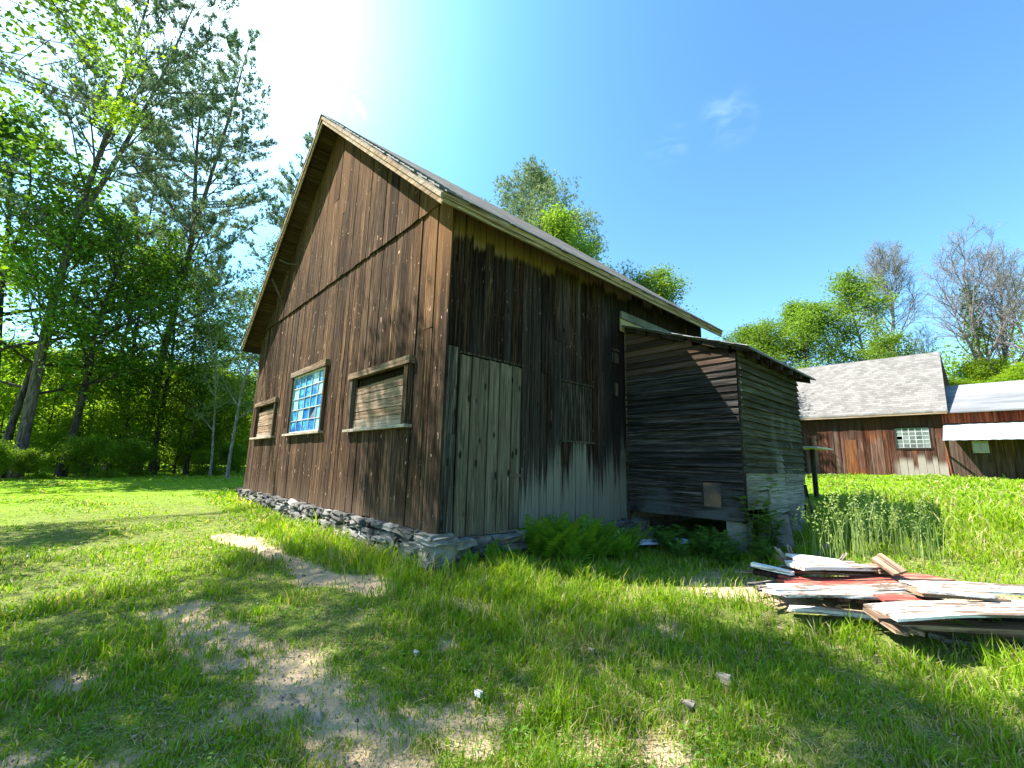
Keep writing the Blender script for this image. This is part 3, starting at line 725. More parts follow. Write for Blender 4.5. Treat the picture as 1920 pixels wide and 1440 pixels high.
# ------------------------------------------------------------------ lean-to shed
SY, SX, SYE = 3.44, 1.72, 5.89
shed = thing('lean_to_shed', (1.0, 4.6, -.2), 'small black clapboard lean-to shed standing on block piers against the barn', 'shed')
stop = lambda x: 2.93-.405*x
HP = (1.19, 1.45, .21, .53)
b = MB(); z = .055; k = 0
while z < 2.9:
    h = rng.uniform(.088, .112); z1 = z+h+.012
    x1 = SX if z1 < stop(SX) else max(.04, (2.93-z1)/.405)
    if z < .20: h = .19-0.0; z1 = z+h
    x1b = SX if z+h*.5 < stop(SX) else max(.04, (2.93-z-h*.5)/.405)
    d = rng.uniform(0, .006); wv = rng.uniform(-.008, .008)
    spans = [(.02, x1b)]
    if z < HP[3] and z1 > HP[2] and z > .2: spans = [(.02, HP[0]), (HP[1], x1b)]
    for xa, xb in spans:
        if xb-xa < .05: continue
        n = max(2, int((xb-xa)/.35)); us = np.linspace(xa, xb, n+1)
        zz = [rng.uniform(-.006, .006) for _ in us]
        for q in range(1):
            V = []; F = []
            for i_, u in enumerate(us):
                wz = wv*(u-xa)/(xb-xa)+zz[i_]
                V += [(u, SY-.042-d, z+wz), (u, SY-.008, z+wz), (u, SY-.006, z1+wz*.5), (u, SY-.016, z1+wz*.5)]
            for i_ in range(n):
                for q_ in range(4): F.append((i_*4+q_, i_*4+(q_+1) % 4, i_*4+4+(q_+1) % 4, i_*4+4+q_)[::-1])
            F += [(0, 1, 2, 3), (n*4+3, n*4+2, n*4+1, n*4)]
            b.add(V, F)
    z += h
b.build('front_wall', M['clap'], shed)
b = MB(); z = .66
while z < 2.26:
    h = rng.uniform(.085, .108); d = rng.uniform(0, .008)
    us = np.linspace(SY, SYE, 7); zz = [rng.uniform(-.007, .007) for _ in us]; V = []; F = []
    for i_, u in enumerate(us):
        q = z+zz[i_]; V += [(SX+.008, u, q), (SX+.046+d, u, q), (SX+.014, u, q+h+.012), (SX+.006, u, q+h+.012)]
    for i_ in range(6):
        for q_ in range(4): F.append((i_*4+q_, i_*4+(q_+1) % 4, i_*4+4+(q_+1) % 4, i_*4+4+q_)[::-1])
    F += [(0, 1, 2, 3), (27, 26, 25, 24)]
    b.add(V, F); z += h
b.build('side_wall', M['clapside'], shed)
b = MB()
b.hexa([(SX+.01, 3.48, .42), (SX+.035, 3.48, .42), (SX+.035, 4.9, .47), (SX+.01, 4.9, .47), (SX+.01, 3.48, .655), (SX+.03, 3.48, .655), (SX+.03, 4.9, .72), (SX+.01, 4.9, .72)])
b.hexa([(SX+.01, 4.91, .47), (SX+.04, 4.91, .47), (SX+.04, 5.85, .50), (SX+.01, 5.85, .50), (SX+.01, 4.91, .72), (SX+.03, 4.91, .72), (SX+.03, 5.85, .75), (SX+.01, 5.85, .75)])
b.hexa([(SX+.012, 4.2, .22), (SX+.04, 4.2, .22), (SX+.045, 5.86, .30), (SX+.012, 5.86, .30), (SX+.012, 4.2, .455), (SX+.03, 4.2, .455), (SX+.03, 5.86, .49), (SX+.012, 5.86, .49)])
b.hexa([(SX+.03, 4.1, .10), (SX+.06, 4.1, .08), (SX+.06, 5.7, .19), (SX+.03, 5.7, .19), (SX+.02, 4.1, .25), (SX+.05, 4.1, .25), (SX+.05, 5.7, .34), (SX+.02, 5.7, .34)])
b.box((SX+.008, 3.48, .20), (SX+.028, 4.15, .42))
b.build('skirt_boards', M['skirt'], shed)
b = MB(); b.box((SX-.05, SY-.02, .04), (SX+.008, SY+.05, 2.24)); b.box((SX-.05, SYE-.06, .04), (SX+.006, SYE, 2.2)); b.box((.022, SY-.0, .0), (.055, SY+.06, 2.9)); b.box((.06, SY+.01, .05), (SX-.06, SYE, .1)); b.box((.03, SYE-.02, .1), (SX-.06, SYE, 2.2)); b.box((.06, SY+.005, .1), (SX-.06, SY+.015, 2.2))
b.box((SX-.03, SY+.055, .3), (SX, SYE-.065, 2.2))
b.build('frame', M['dark'], shed)
b = MB(); b.hexa([(-0.0+.013, SY-.03, -.25), (.05, SY-.03, -.25), (.05, SY+.02, -.25), (.013, SY+.02, -.25), (.022, SY-.04, 2.88), (.05, SY-.04, 2.88), (.05, SY-.01, 2.88), (.022, SY-.01, 2.88)]); b.build('post', M['trim_z'], shed)
b = MB(); b.box((HP[0]+.01, SY-.03, HP[2]), (HP[1]-.01, SY-.012, HP[3]-.01)); pt = b.build('metal_patch', M['rust'], shed)
b = MB(); b.box((HP[0], SY-.048, HP[2]-.02), (HP[1], SY-.03, HP[2])); b.box((HP[0], SY-.046, HP[2]+.001), (HP[0]+.012, SY-.03, HP[3]-.011)); b.box((HP[1]-.012, SY-.046, HP[2]+.001), (HP[1], SY-.03, HP[3]-.011)); b.build('patch_frame', M['clap'], pt)
# roof of the shed
rz = lambda x: 3.0-.365*x
b = MB(); c = []
for tt in (0, .022):
    for (xx, yy) in ((.052, SY-.14), (1.93, SY-.10), (1.95, 6.25), (.052, 6.25)): c.append((xx, yy, rz(xx)+tt-.06))
b.hexa(c); sr = b.build('roof', M['tar'], shed)
b = MB()
xs = np.linspace(.06, 1.93, 12)
for a, c_ in zip(xs[:-1], xs[1:]):
    yy = SY-.15-rng.uniform(0, .03); dz = rng.uniform(-.006, .006)
    c = []
    for tt in (-.036+dz, -.026+dz):
        for (xx, y) in ((a, yy), (c_, yy+rng.uniform(-.01, .01)), (c_, 6.27), (a, 6.27)): c.append((xx, y, rz(xx)+tt))
    b.hexa(c)
b.build('metal_sheets', M['oldmetal'], sr)
b = MB()
for i in range(9):
    xa = .1+i*.2+rng.uniform(-.03, .03); xb = xa+rng.uniform(.14, .22); dz = rng.uniform(.03, .07)
    b.hexa([(xa, SY-.10, rz(xa)-.062-dz), (xb, SY-.10, rz(xb)-.062-dz-rng.uniform(-.02, .02)), (xb, SY-.085, rz(xb)-.062-dz), (xa, SY-.085, rz(xa)-.062-dz), (xa, SY-.10, rz(xa)-.061), (xb, SY-.10, rz(xb)-.061), (xb, SY-.085, rz(xb)-.061), (xa, SY-.085, rz(xa)-.061)])
b.build('torn_edge', M['dark'], sr)
for i in range(6):
    y = 3.62+i*.46
    b = MB(); b.hexa([(1.5, y, rz(1.5)-.19), (1.93, y, rz(1.93)-.15), (1.93, y+.05, rz(1.93)-.15), (1.5, y+.05, rz(1.5)-.19), (1.5, y, rz(1.5)-.063), (1.93, y, rz(1.93)-.063), (1.93, y+.05, rz(1.93)-.063), (1.5, y+.05, rz(1.5)-.063)])
    b.build('rafter_tail', M['dark'], sr)
# block piers
def block(b, c, s=(.4, .2, .2), rot=0.0, tilt=0.0):
    sx, sy, sz = s; bb = MB(); t = .035
    bb.box((-sx/2, -sy/2, 0), (sx/2, -sy/2+t, sz)); bb.box((-sx/2, sy/2-t, 0), (sx/2, sy/2, sz))
    for u in (-sx/2, -t/2, sx/2-t): bb.box((u, -sy/2+t+.0005, .0005), (u+t, sy/2-t-.0005, sz-.002))
    V = np.concatenate(bb.v)
    ct, st = math.cos(tilt), math.sin(tilt); V = np.c_[V[:, 0]*ct-V[:, 2]*st, V[:, 1], V[:, 0]*st+V[:, 2]*ct]
    cr, sr_ = math.cos(rot), math.sin(rot); V = np.c_[V[:, 0]*cr-V[:, 1]*sr_, V[:, 0]*sr_+V[:, 1]*cr, V[:, 2]]
    b.add(V+np.array(c), [q for q in bb.f])
    return b
for i, (x, y, rot) in enumerate(((1.6, 3.56, 0), (1.62, 5.45, 1.57), (1.62, 4.6, 0), (.5, 5.6, 0))):
    b = MB(); zg = gzz(x, y)-.05; h = .05-zg
    b.box((x-.14, y-.1, zg), (x+.1, y+.1, zg+h-.004)) if i != 1 else block(b, (x+.02, y, zg), (.3, .2, h+.2), rot)
    b.build('pier_block', M['concrete'], shed)
#@@FAR
# ------------------------------------------------------------------ far barn and its annex
FY = 22.0; FX0, FX1 = -9.0, 2.43; FE = 3.23; FRY, FRZ = 26.0, 6.42
fb = thing('barn', (-3, 24, .5), 'long reddish barn across the grass with a pale shingled roof and a white framed window', 'barn')
FW = (.97, 2.0, 1.76, 2.57); fz = lambda u: gzz(u, FY)+.02
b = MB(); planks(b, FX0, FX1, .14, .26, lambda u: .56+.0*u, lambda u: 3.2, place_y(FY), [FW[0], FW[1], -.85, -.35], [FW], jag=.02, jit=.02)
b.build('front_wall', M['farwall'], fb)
b = MB(); b.box((FX0, FY+.01, .5), (FW[0], FY+.05, 3.3)); b.box((FW[1], FY+.01, .5), (FX1, FY+.05, 3.3)); b.box((FW[0], FY+.01, .5), (FW[1], FY+.05, FW[2])); b.box((FW[0], FY+.01, FW[3]), (FW[1], FY+.05, 3.3))
b.build('wall_backing', M['dark'], fb)
b = MB()
def prism_x(b, poly, x0, x1):
    n = len(poly); v = [(x0, y, z) for y, z in poly]+[(x1, y, z) for y, z in poly]
    b.add(v, [tuple(range(n-1, -1, -1)), tuple(range(n, 2*n))]+[(i, (i+1) % n, (i+1) % n+n, i+n) for i in range(n)])
prism_x(b, [(FY+.05, .5), (30, .5), (30, 3.2), (FRY, FRZ-.12), (FY+.05, 3.3)], FX1-.05, FX1-.001)
prism_x(b, [(FY+.05, .5), (30, .5), (30, 3.2), (FRY, FRZ-.12), (FY+.05, 3.3)], FX0, FX0+.05)
b.box((FX0+.05, 29.95, .5), (FX1-.05, 30, 3.2)); b.build('end_wall', M['farwall'], fb)
b = MB()
sl = (FRZ-FE)/(FRY-FY+.3)
for s in (1, -1):
    y_e = FRY-s*(FRY-FY+.35); ze_ = FE-.02; c = []
    for t in (-.06, .0):
        for (xx, yy, zz) in ((FX0-.2, y_e, ze_), (FX1+.22, y_e, ze_), (FX1+.0, FRY, FRZ), (FX0-.2, FRY, FRZ)): c.append((xx, yy, zz+t))
    b.hexa(c)
fr_ = b.build('roof', M['farroof'], fb)
b = MB(); b.box((FX0-.2, FY-.34, FE-.16), (FX1+.2, FY-.31, FE-.085)); b.bar((FX1+.215, FY-.33, FE-.11), (FX1+.0, FRY, FRZ-.10), .03, .1); b.build('eave_board', M['scrap'], fr_)
b = MB(); b.box((-.82, FY-.055, .64), (-.40, FY-.03, 2.12)); b.build('door', M['farorange'], fb)
x0, x1, z0, z1 = FW
b = MB(); b.box((x0-.05, FY-.06, z0-.07), (x1+.07, FY+.0, z0)); b.box((x0-.04, FY-.05, z1), (x1+.04, FY+.0, z1+.05)); b.box((x0-.04, FY-.05, z0), (x0, FY+0, z1)); b.box((x1, FY-.05, z0), (x1+.05, FY+0, z1))
fw_ = b.build('window', M['dark'], fb)
b = MB(); nc, nw = 5, 5
for i in range(nc+1): u = x0+(x1-x0)*i/nc; b.box((u-.014, FY-.02, z0), (u+.014, FY, z1))
for j in range(nw+1):
    w = z0+(z1-z0)*j/nw
    for i in range(nc):
        b.box((x0+(x1-x0)*i/nc+.0145, FY-.018, w-.014), (x0+(x1-x0)*(i+1)/nc-.0145, FY, w+.014))
b.build('glazing_bars', M['whiteframe'], fw_)
b = MB()
for i in range(nc):
    for j in range(nw):
        if (i, j) == (0, 2): continue
        b.box((x0+(x1-x0)*i/nc+.016, FY-.008, z0+(z1-z0)*j/nw+.016), (x0+(x1-x0)*(i+1)/nc-.016, FY-.002, z0+(z1-z0)*(j+1)/nw-.016))
b.build('pane', M['glass'], fw_)
b = MB(); b.tube([(FX1+.03, FY-.05, FE-.2), (FX1+.03, FY-.06, 1.4), (FX1+.08, FY-.06, .6)], .03, 8); b.build('downpipe', M['redpipe'], fb)
b = MB()
x = -5.
while x < FX1:
    wd = rng.uniform(.15, .4); stone(b, (x+wd/2, FY-.03, .50+rng.uniform(-.02, .03)), (wd, .3, rng.uniform(.12, .2)), sd_); sd_ += 1; x += wd
b.build('foundation', M['stone'], fb)
# annex
AX0, AX1, AY = FX1+.02, 9.0, FY+.02
an = thing('annex', (5.5, 24, .5), 'low dark annex with grey roof and white metal pent roof beside the reddish barn', 'outbuilding')
b = MB(); planks(b, AX0, AX1, .14, .24, lambda u: 2.7, lambda u: 3.16, place_y(AY), jag=.0); b.build('upper_wall', M['redwood'], an)
b = MB(); AW = (3.17, 3.6, 1.55, 1.98)
planks(b, AX0+.02, AX1, .3, .6, lambda u: .52, lambda u: 2.28, place_y(AY-.02), [AW[0], AW[1]], [AW], jag=.01, jit=.006, gap=.002); b.build('lower_wall', M['annex'], an)
b = MB(); b.box((AX0+.02, AY+.03, .4), (AX1, AY+.07, 3.1)); b.box((AX1-.06, AY+.07, .4), (AX1, 28, 3.1)); b.box((AX0+.02, 27.95, .4), (AX1-.06, 28, 3.1)); b.build('rear_wall', M['annex'], an)
b = MB(); c = []
for t in (-.05, 0):
    for q in ((AX0, AY-.3, 3.13), (AX1+.2, AY-.3, 3.13), (AX1+.2, AY+1.55, 3.98), (AX0, AY+1.55, 3.98)): c.append((q[0], q[1], q[2]+t))
b.hexa(c); ar = b.build('roof', M['annexroof'], an)
b = MB(); c = []
for t in (-.055, .006):
    for q in ((AX0, AY+1.5, 3.957), (AX1+.2, AY+1.5, 3.957), (AX1+.2, AY+2.9, 4.60), (AX0, AY+2.9, 4.60)): c.append((q[0], q[1], q[2]+t))
b.hexa(c); c = []
for t in (-.055, .006):
    for q in ((AX0, AY+2.9, 4.60), (AX1+.2, AY+2.9, 4.60), (AX1+.2, 28.2, 3.1), (AX0, 28.2, 3.1)): c.append((q[0], q[1], q[2]+t))
b.hexa(c); b.build('upper_roof_strip', M['annexroofpale'], ar)
b = MB(); n = 46; xs = np.linspace(AX0-.0, AX1, n)
V = []; F = []
for i, u in enumerate(xs):
    w = .012 if i % 2 else 0
    V += [(u, AY-1.15, 1.99+w), (u, AY-.02, 2.66+w), (u, AY-.02, 2.645+w), (u, AY-1.15, 1.975+w)]
for i in range(n-1):
    for q in range(4): F.append((i*4+q, i*4+(q+1) % 4, i*4+4+(q+1) % 4, i*4+4+q)[::-1])
b.add(V, F); b.build('pent_roof', M['whitemetal'], an)
b = MB()
for u in (AX0+.06, 4.2, 6.2, 8.3):
    b = MB(); b.bar((u, AY-.045, 1.4), (u, AY-1.08, 1.96), .05, .06); b.build('bracket', M['annex'], an)
b = MB(); x0, x1, z0, z1 = AW; b.box((x0, AY-.06, z0), (x0+.03, AY, z1)); b.box((x1-.03, AY-.06, z0), (x1, AY, z1)); b.box((x0+.03, AY-.06, z0), (x1-.03, AY, z0+.03)); b.box((x0+.03, AY-.06, z1-.03), (x1-.03, AY, z1)); b.box(((x0+x1)/2-.012, AY-.055, z0+.03), ((x0+x1)/2+.012, AY, z1-.03))
aw = b.build('window', M['whiteframe'], an)
b = MB(); b.box((x0+.03, AY-.03, z0+.03), ((x0+x1)/2-.013, AY-.02, z1-.03)); b.box(((x0+x1)/2+.013, AY-.03, z0+.03), (x1-.03, AY-.02, z1-.03)); b.build('pane', M['glass'], aw)
# small open canopy glimpsed behind the shed
cz = gzz(1.0, 8.0)
cp = thing('canopy', (.6, 8.3, cz), 'little flat white canopy on grey posts, half hidden behind the black shed', 'canopy')
b = MB(); b.hexa([(-.8, 7.8, 1.24), (1.5, 7.8, 1.165), (1.5, 9.0, 1.165), (-.8, 9.0, 1.24), (-.8, 7.8, 1.28), (1.5, 7.8, 1.19), (1.5, 9.0, 1.19), (-.8, 9.0, 1.28)]); b.build('flat_roof', M['whitemetal'], cp)
for xx, yy in ((1.14, 7.9), (-.7, 7.9), (1.14, 8.9), (-.7, 8.9)):
    b = MB(); b.box((xx-.04, yy-.04, gzz(xx, yy)-.1), (xx+.04, yy+.04, 1.2)); b.build('post', M['corner'], cp)
b = MB(); b.box((-.7, 7.845, .25), (1.1, 7.865, .8)); b.build('side_board', M['corner'], cp)

# ------------------------------------------------------------------ grass
def in_rect(x, y, x0, x1, y0, y1): return (x > x0) & (x < x1) & (y > y0) & (y < y1)
def blades(P, h, w, lean, seed, tint):
    r = np.random.default_rng(seed); n = len(P)
    a = r.uniform(0, 2*np.pi, n); ld = r.uniform(0, 2*np.pi, n)
    side = np.c_[np.cos(a), np.sin(a), np.zeros(n)]; ln = np.c_[np.cos(ld), np.sin(ld), np.zeros(n)]
    up = np.array([0, 0, 1.])
    l = (lean*h)[:, None]
    m_ = P+up*(h*.55)[:, None]+ln*l*.3; t_ = P+up*(h*(1-.35*lean))[:, None]+ln*l
    s = side*w[:, None]/2
    V = np.stack([P-s, P+s, m_-s*.8, m_+s*.8, t_], 1).reshape(-1, 3)
    k = np.arange(n)*5
    return V, [np.stack([k, k+1, k+3, k+2], 1), np.stack([k+2, k+3, k+4], 1)], np.repeat(tint, 5)
def grass_height(x, y):
    base = .022+.03*fbm(x, y, .7, 21)+.055*smooth(.52, .75, fbm(x, y, 1.7, 31))
    nearf = smooth(.75, .15, np.abs(y+.28)-.0)*(x < .3)*(x > -9)
    base = base+nearf*.10
    corner = smooth(1.5, .3, np.hypot(x-.7, y-.2)); base = base+corner*.07
    mid = smooth(.0, 1.2, x-.3)*smooth(3.4, 2.2, x)*smooth(-1.6, .2, y)*smooth(3.2, 2.0, y); base = base+mid*.035
    right = smooth(1.9, 3.0, x)*smooth(-1.5, .0, y); base = base+right*.02
    fieldr = smooth(3.6, 5.2, y)*smooth(1.4, 2.2, x); base = base+fieldr*.10*smooth(12, 6.5, y)
    lawn = smooth(-2, -5, x); base = base*(1-.45*lawn)
    shade = smooth(3.4, 1.5, y-.8)*smooth(.0, .3, x)*smooth(.3, 1.4, y); base = base+.01*shade
    return base
def make_grass():
    r = np.random.default_rng(5); N = 1250000
    az = YAW+r.uniform(-R(72), R(72), N); rr = np.exp(r.uniform(math.log(.75), math.log(48), N))
    x = CAM[0]+rr*np.cos(az); y = CAM[1]+rr*np.sin(az)
    # tufts: pull most blades towards clump centres
    keep = ~(in_rect(x, y, WX-.1, .02, -.02, 6.1) | in_rect(x, y, FX0, 9, FY-.05, 31) | in_rect(x, y, -.1, SX-.05, SY+.1, SYE))
    pu, pv = px(np.c_[x, y, np.full(N, -.22)]); keep &= ~((pu > 1450) & (pu < 1990) & (pv > 1066) & (pv < np.where(pu < 1640, 1120, 1152)) & (pv-1072 > np.maximum(0, pu-1740)*.15))
    D = dirt(x, y); keep &= r.random(N) > D*.97
    cl = fbm(x, y, 5.5, 41); keep &= r.random(N) < smooth(.2, .6, cl)*.5+.55
    thin = fbm(x, y, 1.3, 47); keep &= r.random(N) < smooth(.3, .58, thin)*.65+.42
    x, y, rr = x[keep], y[keep], rr[keep]; cl = cl[keep]
    h = grass_height(x, y)*(r.random(len(x))**1.6*1.25+.22)*(.75+.5*smooth(.3, .65, cl))
    tall = r.random(len(x)) < .02; h = np.where(tall, h*1.5, h)
    w = (.0022+.0015*rr)*r.uniform(.7, 1.3, len(x)); w = np.minimum(w*(1+.6*smooth(6, 14, rr)), .07)
    h = h*(1+.012*rr)
    P = np.c_[x, y, gz(x, y)-.012]
    tint = np.clip(.5+.5*(fbm(x, y, .9, 51)-.5)*1.6+r.normal(0, .16, len(x)), 0, 1)
    dry = r.random(len(x)) < .12+.25*smooth(.55, .75, fbm(x, y, 1.9, 61)); tint = np.where(dry, 1.35+r.random(len(x))*.3, tint)
    tint = np.where((y > 4) & (x > 1.5) & (r.random(len(x)) < .5), np.maximum(tint, .75), tint)
    V, F, T = blades(P, h, w, r.uniform(.15, .75, len(x)), 6, tint)
    b = MB(); b.add(V, F); o = b.build('grass', M['grass'])
    o.data.attributes.new('tint', 'FLOAT', 'POINT').data.foreach_set('value', T.astype(np.float32))
    tag(o, kind='stuff', label='uneven green meadow grass around the barns', cat='grass')
m, g = newmat('grass_blades'); tn = g.n('ShaderNodeAttribute', out=2, attribute_name='tint')
c = g.ramp(g.m('MULTIPLY', tn, .6), [(0, (.085, .175, .010)), (.28, (.165, .285, .010)), (.58, (.27, .38, .018)), (.72, (.32, .39, .05)), (.8, (.36, .30, .13)), (1., (.45, .38, .20))])
a = g.bsdf(c, .45, .3); tr = g.n('ShaderNodeBsdfTranslucent', [g.mix(1.0, c, (1.25, 1.3, .5), 'MULTIPLY')])
g.surf(g.n('ShaderNodeMixShader', [.5, a, tr])); M['grass'] = m
make_grass()
#@@TREES
# ------------------------------------------------------------------ vegetation builders
def unit(v): v = np.asarray(v, float); return v/(np.linalg.norm(v, axis=-1, keepdims=True)+1e-9)
def leaves(b, P, size, r, flat=.5, aspect=.62, droop=.0, jitter=.25):
    """one small bent leaf (two triangles folded along the rib) per point"""
    n = len(P)
    nrm = unit(r.normal(0, 1, (n, 3))*(1-flat)+np.array([0, 0, 1.])*flat*1.4)
    t = unit(np.cross(nrm, unit(r.normal(0, 1, (n, 3))))); t[:, 2] -= droop; t = unit(t)
    w = unit(np.cross(t, nrm)); s = (size*r.uniform(1-jitter*2, 1+jitter, n))[:, None]
    n2 = np.cross(w, t)
    V = np.stack([P, P+t*s*.5+w*s*aspect*.5+n2*s*.1, P+t*s, P+t*s*.5-w*s*aspect*.5+n2*s*.1], 1).reshape(-1, 3)
    k = np.arange(n)*4
    b.add(V, [np.stack([k, k+1, k+2, k+3], 1)])
def needles(b, P, D, r, n=12, length=.13, width=.012, spread=.8):
    """brushes of needles at P pointing along D"""
    N = len(P); P = np.repeat(P, n, 0); D = np.repeat(D, n, 0)
    d = unit(D+r.normal(0, spread*.55, (N*n, 3))); L = (length*r.uniform(.7, 1.25, N*n))[:, None]
    w = unit(np.cross(d, r.normal(0, 1, (N*n, 3))))*width/2
    V = np.stack([P-w, P+w, P+d*L], 1).reshape(-1, 3)
    b.add(V, [np.arange(N*n*3).reshape(-1, 3)])
def curve(p, d, L, n, r, wob=.12, up=0.0):
    P = [np.array(p, float)]; d = unit(d)
    for i in range(n):
        d = unit(d+r.normal(0, wob, 3)+np.array([0, 0, up])); P.append(P[-1]+d*L/n)
    return np.array(P)
def pick(P, t):
    f = t*(len(P)-1); i = min(int(f), len(P)-2); u = f-i
    return P[i]*(1-u)+P[i+1]*u, unit(P[i+1]-P[i])
def side_dir(d, ang, r, az=None):
    ref = np.array([0, 0, 1.]) if abs(d[2]) < .95 else np.array([1., 0, 0])
    u = unit(np.cross(d, ref)); v = np.cross(d, u); a = r.uniform(0, 2*math.pi) if az is None else az
    return unit(d*math.cos(ang)+(u*math.cos(a)+v*math.sin(a))*math.sin(ang))
def broadleaf(name, seed, H, R_, base=.25, nl=16, ns=7, nt=5, per=42, leaf=.11, rad=.15, leafmat='maple', barkmat='bark', up=.05, ang=(55, 85), flat=.55, clus=.30, shape=1.0, lean=(0, 0), trunk_top=.92, tuft=0):
    r = np.random.default_rng(seed); tb = MB(); lb = MB()
    T = curve((0, 0, -.15), (lean[0], lean[1], 1), H*trunk_top, 9, r, .05, .05)
    rr = np.linspace(rad, rad*.12, len(T)); rr[0] *= 1.35; tb.tube(T, rr, 9)
    pts = []
    for i in range(nl):
        t = base+(1-base)*(i+r.uniform(0, .9))/nl; t = min(t, .985)
        p, d = pick(T, t)
        u = (t-base)/(1-base)
        prof = (math.sin(math.pi*min(1, (.22+.78*u)**shape))**.7*.85+.18)
        L = R_*prof*r.uniform(.75, 1.15); az = i*2.4+r.uniform(-.5, .5)
        a = R(r.uniform(*ang))*(1-.45*u)
        B = curve(p, side_dir(np.array([0, 0, 1.]), a, r, az), L, 6, r, .11, up)
        br = max(.012, rad*(1-t)*.55+.012); tb.tube(B, np.linspace(br, br*.22, len(B)), 5, False)
        for j in range(ns):
            t2 = .25+.75*(j+r.random())/ns; p2, d2 = pick(B, t2)
            S = curve(p2, side_dir(d2, R(r.uniform(25, 65)), r), L*.42*(1.15-t2*.6)*r.uniform(.7, 1.2), 4, r, .16, .03)
            tb.tube(S, np.linspace(br*.35+.003, .004, len(S)), 4, False)
            for k in range(nt):
                p3, d3 = pick(S, (k+r.random())/nt)
                q = p3+side_dir(d3, R(r.uniform(20, 80)), r)*L*.12*r.uniform(.3, 1.2); pts.append(q)
    pts = np.array(pts)
    if tuft:
        P_ = np.repeat(pts, per, 0); P_ = P_+r.normal(0, clus, P_.shape); needles(lb, P_, unit(r.normal(0, .5, P_.shape)+np.array([0, 0, .8])), r, 10, tuft, .026); return tb, lb
    k = r.poisson(per, len(pts)); c = np.repeat(pts, k, 0)+r.normal(0, 1, (k.sum(), 3))*np.array([clus, clus, clus*.5])
    leaves(lb, c, leaf, r, flat)
    return tb, lb
def bare(name, seed, H, spread=.42, nl=9, base=.22, rad=.2, up=.06, n2=6, n3=5, n4=4, buds=0):
    r = np.random.default_rng(seed); tb = MB(); fine = MB(); tips = []
    T = curve((0, 0, -.3), (0, 0, 1), H*.8, 9, r, .045, .04); tb.tube(T, np.linspace(rad, rad*.16, len(T)), 8)
    for i in range(nl):
        t = base+(1-base)*(i+r.random()*.8)/nl; t = min(t, .97); p, d = pick(T, t)
        L = H*spread*(1.1-.72*t)*r.uniform(.8, 1.2)+H*.10
        B = curve(p, side_dir(np.array([0, 0, 1.]), R(r.uniform(20, 42)), r, i*2.4+r.uniform(-.6, .6)), L, 7, r, .10, up)
        br = rad*(1.05-t)*.5+.02; tb.tube(B, np.linspace(br, br*.2, len(B)), 6, False)
        for j in range(n2):
            t2 = .2+.8*(j+r.random())/n2; p2, d2 = pick(B, t2)
            S = curve(p2, side_dir(d2, R(r.uniform(22, 55)), r), L*.45*(1.2-.6*t2)*r.uniform(.7, 1.25), 5, r, .13, .05)
            tb.tube(S, np.linspace(br*.34+.006, .010, len(S)), 4, False)
            for k in range(n3):
                p3, d3 = pick(S, .2+.8*(k+r.random())/n3)
                Q = curve(p3, side_dir(d3, R(r.uniform(20, 55)), r), L*.2*r.uniform(.6, 1.3), 4, r, .16, .04)
                fine.tube(Q, np.linspace(.013, .007, len(Q)), 3, False)
                for l in range(n4):
                    p4, d4 = pick(Q, .2+.8*(l+r.random())/n4)
                    W_ = curve(p4, side_dir(d4, R(r.uniform(20, 55)), r), L*.10*r.uniform(.6, 1.3), 2, r, .15, .03)
                    fine.tube(W_, np.linspace(.007, .005, len(W_)), 3, False); tips.append(W_[-1]); tips.append(W_[1])
    lb = None
    if buds:
        lb = MB(); tips = np.array(tips); c = np.repeat(tips, buds, 0)+r.normal(0, .10, (len(tips)*buds, 3)); leaves(lb, c, .05, r, .2)
    return tb, fine, lb
def pine(name, seed, H, R_, base=.3, nw=17, rad=.22, fork=None, lean=(0, 0), per=9, needle=.17, curl=.05, dense=1.0, nwidth=.024, pw=.75):
    r = np.random.default_rng(seed); tb = MB(); lb = MB()
    T = curve((0, 0, -.2), (lean[0], lean[1], 1), H, 12, r, .025, .02); stems = [(T, rad)]
    if fork:
        p, d = pick(T, fork[0]); F_ = curve(p, (fork[1], fork[2], .9), H*(1-fork[0])*fork[3], 8, r, .02, .12); stems.append((F_, rad*.6))
    PP = []; DD_ = []
    for si, (T, rd) in enumerate(stems):
        tb.tube(T, np.linspace(rd, rd*.08, len(T))*np.r_[1.25, np.ones(len(T)-1)], 9)
        b0 = base if si == 0 else .15; n = nw if si == 0 else int(nw*.6)
        for i in range(n):
            t = b0+(1-b0)*(i+.2)/n; p, d = pick(T, min(t, .995)); u = (t-b0)/(1-b0)
            for k in range(int(r.integers(3, 5))):
                L = R_*((1-u)**pw*.9+.12)*r.uniform(.5, 1.2)*(.72 if u < .12 else 1)
                a = R(r.uniform(62, 92)-38*u)
                B = curve(p+r.normal(0, .05, 3), side_dir(np.array([0, 0, 1.]), a, r), L, 6, r, .07, curl)
                br = rd*(1-t)*.28+.012; tb.tube(B, np.linspace(br, .008, len(B)), 4, False)
                if r.random() < .10: continue
                ns = max(3, int(L*5*dense))
                for j in range(ns):
                    t2 = .30+.70*(j+r.random())/ns; p2, d2 = pick(B, min(t2, .99))
                    s = side_dir(d2, R(r.uniform(30, 70)), r, r.choice([0, math.pi])+r.normal(0, .5))
                    Q = curve(p2, s, min(.9, L*.28)*r.uniform(.5, 1.2)*(1.2-.6*t2), 3, r, .15, .10)
                    tb.tube(Q, np.linspace(.008, .004, len(Q)), 3, False)
                    for m_ in range(per):
                        p3, d3 = pick(Q, .15+.85*r.random()); PP.append(p3+r.normal(0, .05, 3)); DD_.append(unit(d3*.6+np.array([0, 0, .75])))
    needles(lb, np.array(PP), np.array(DD_), r, 11, needle, nwidth)
    return tb, lb
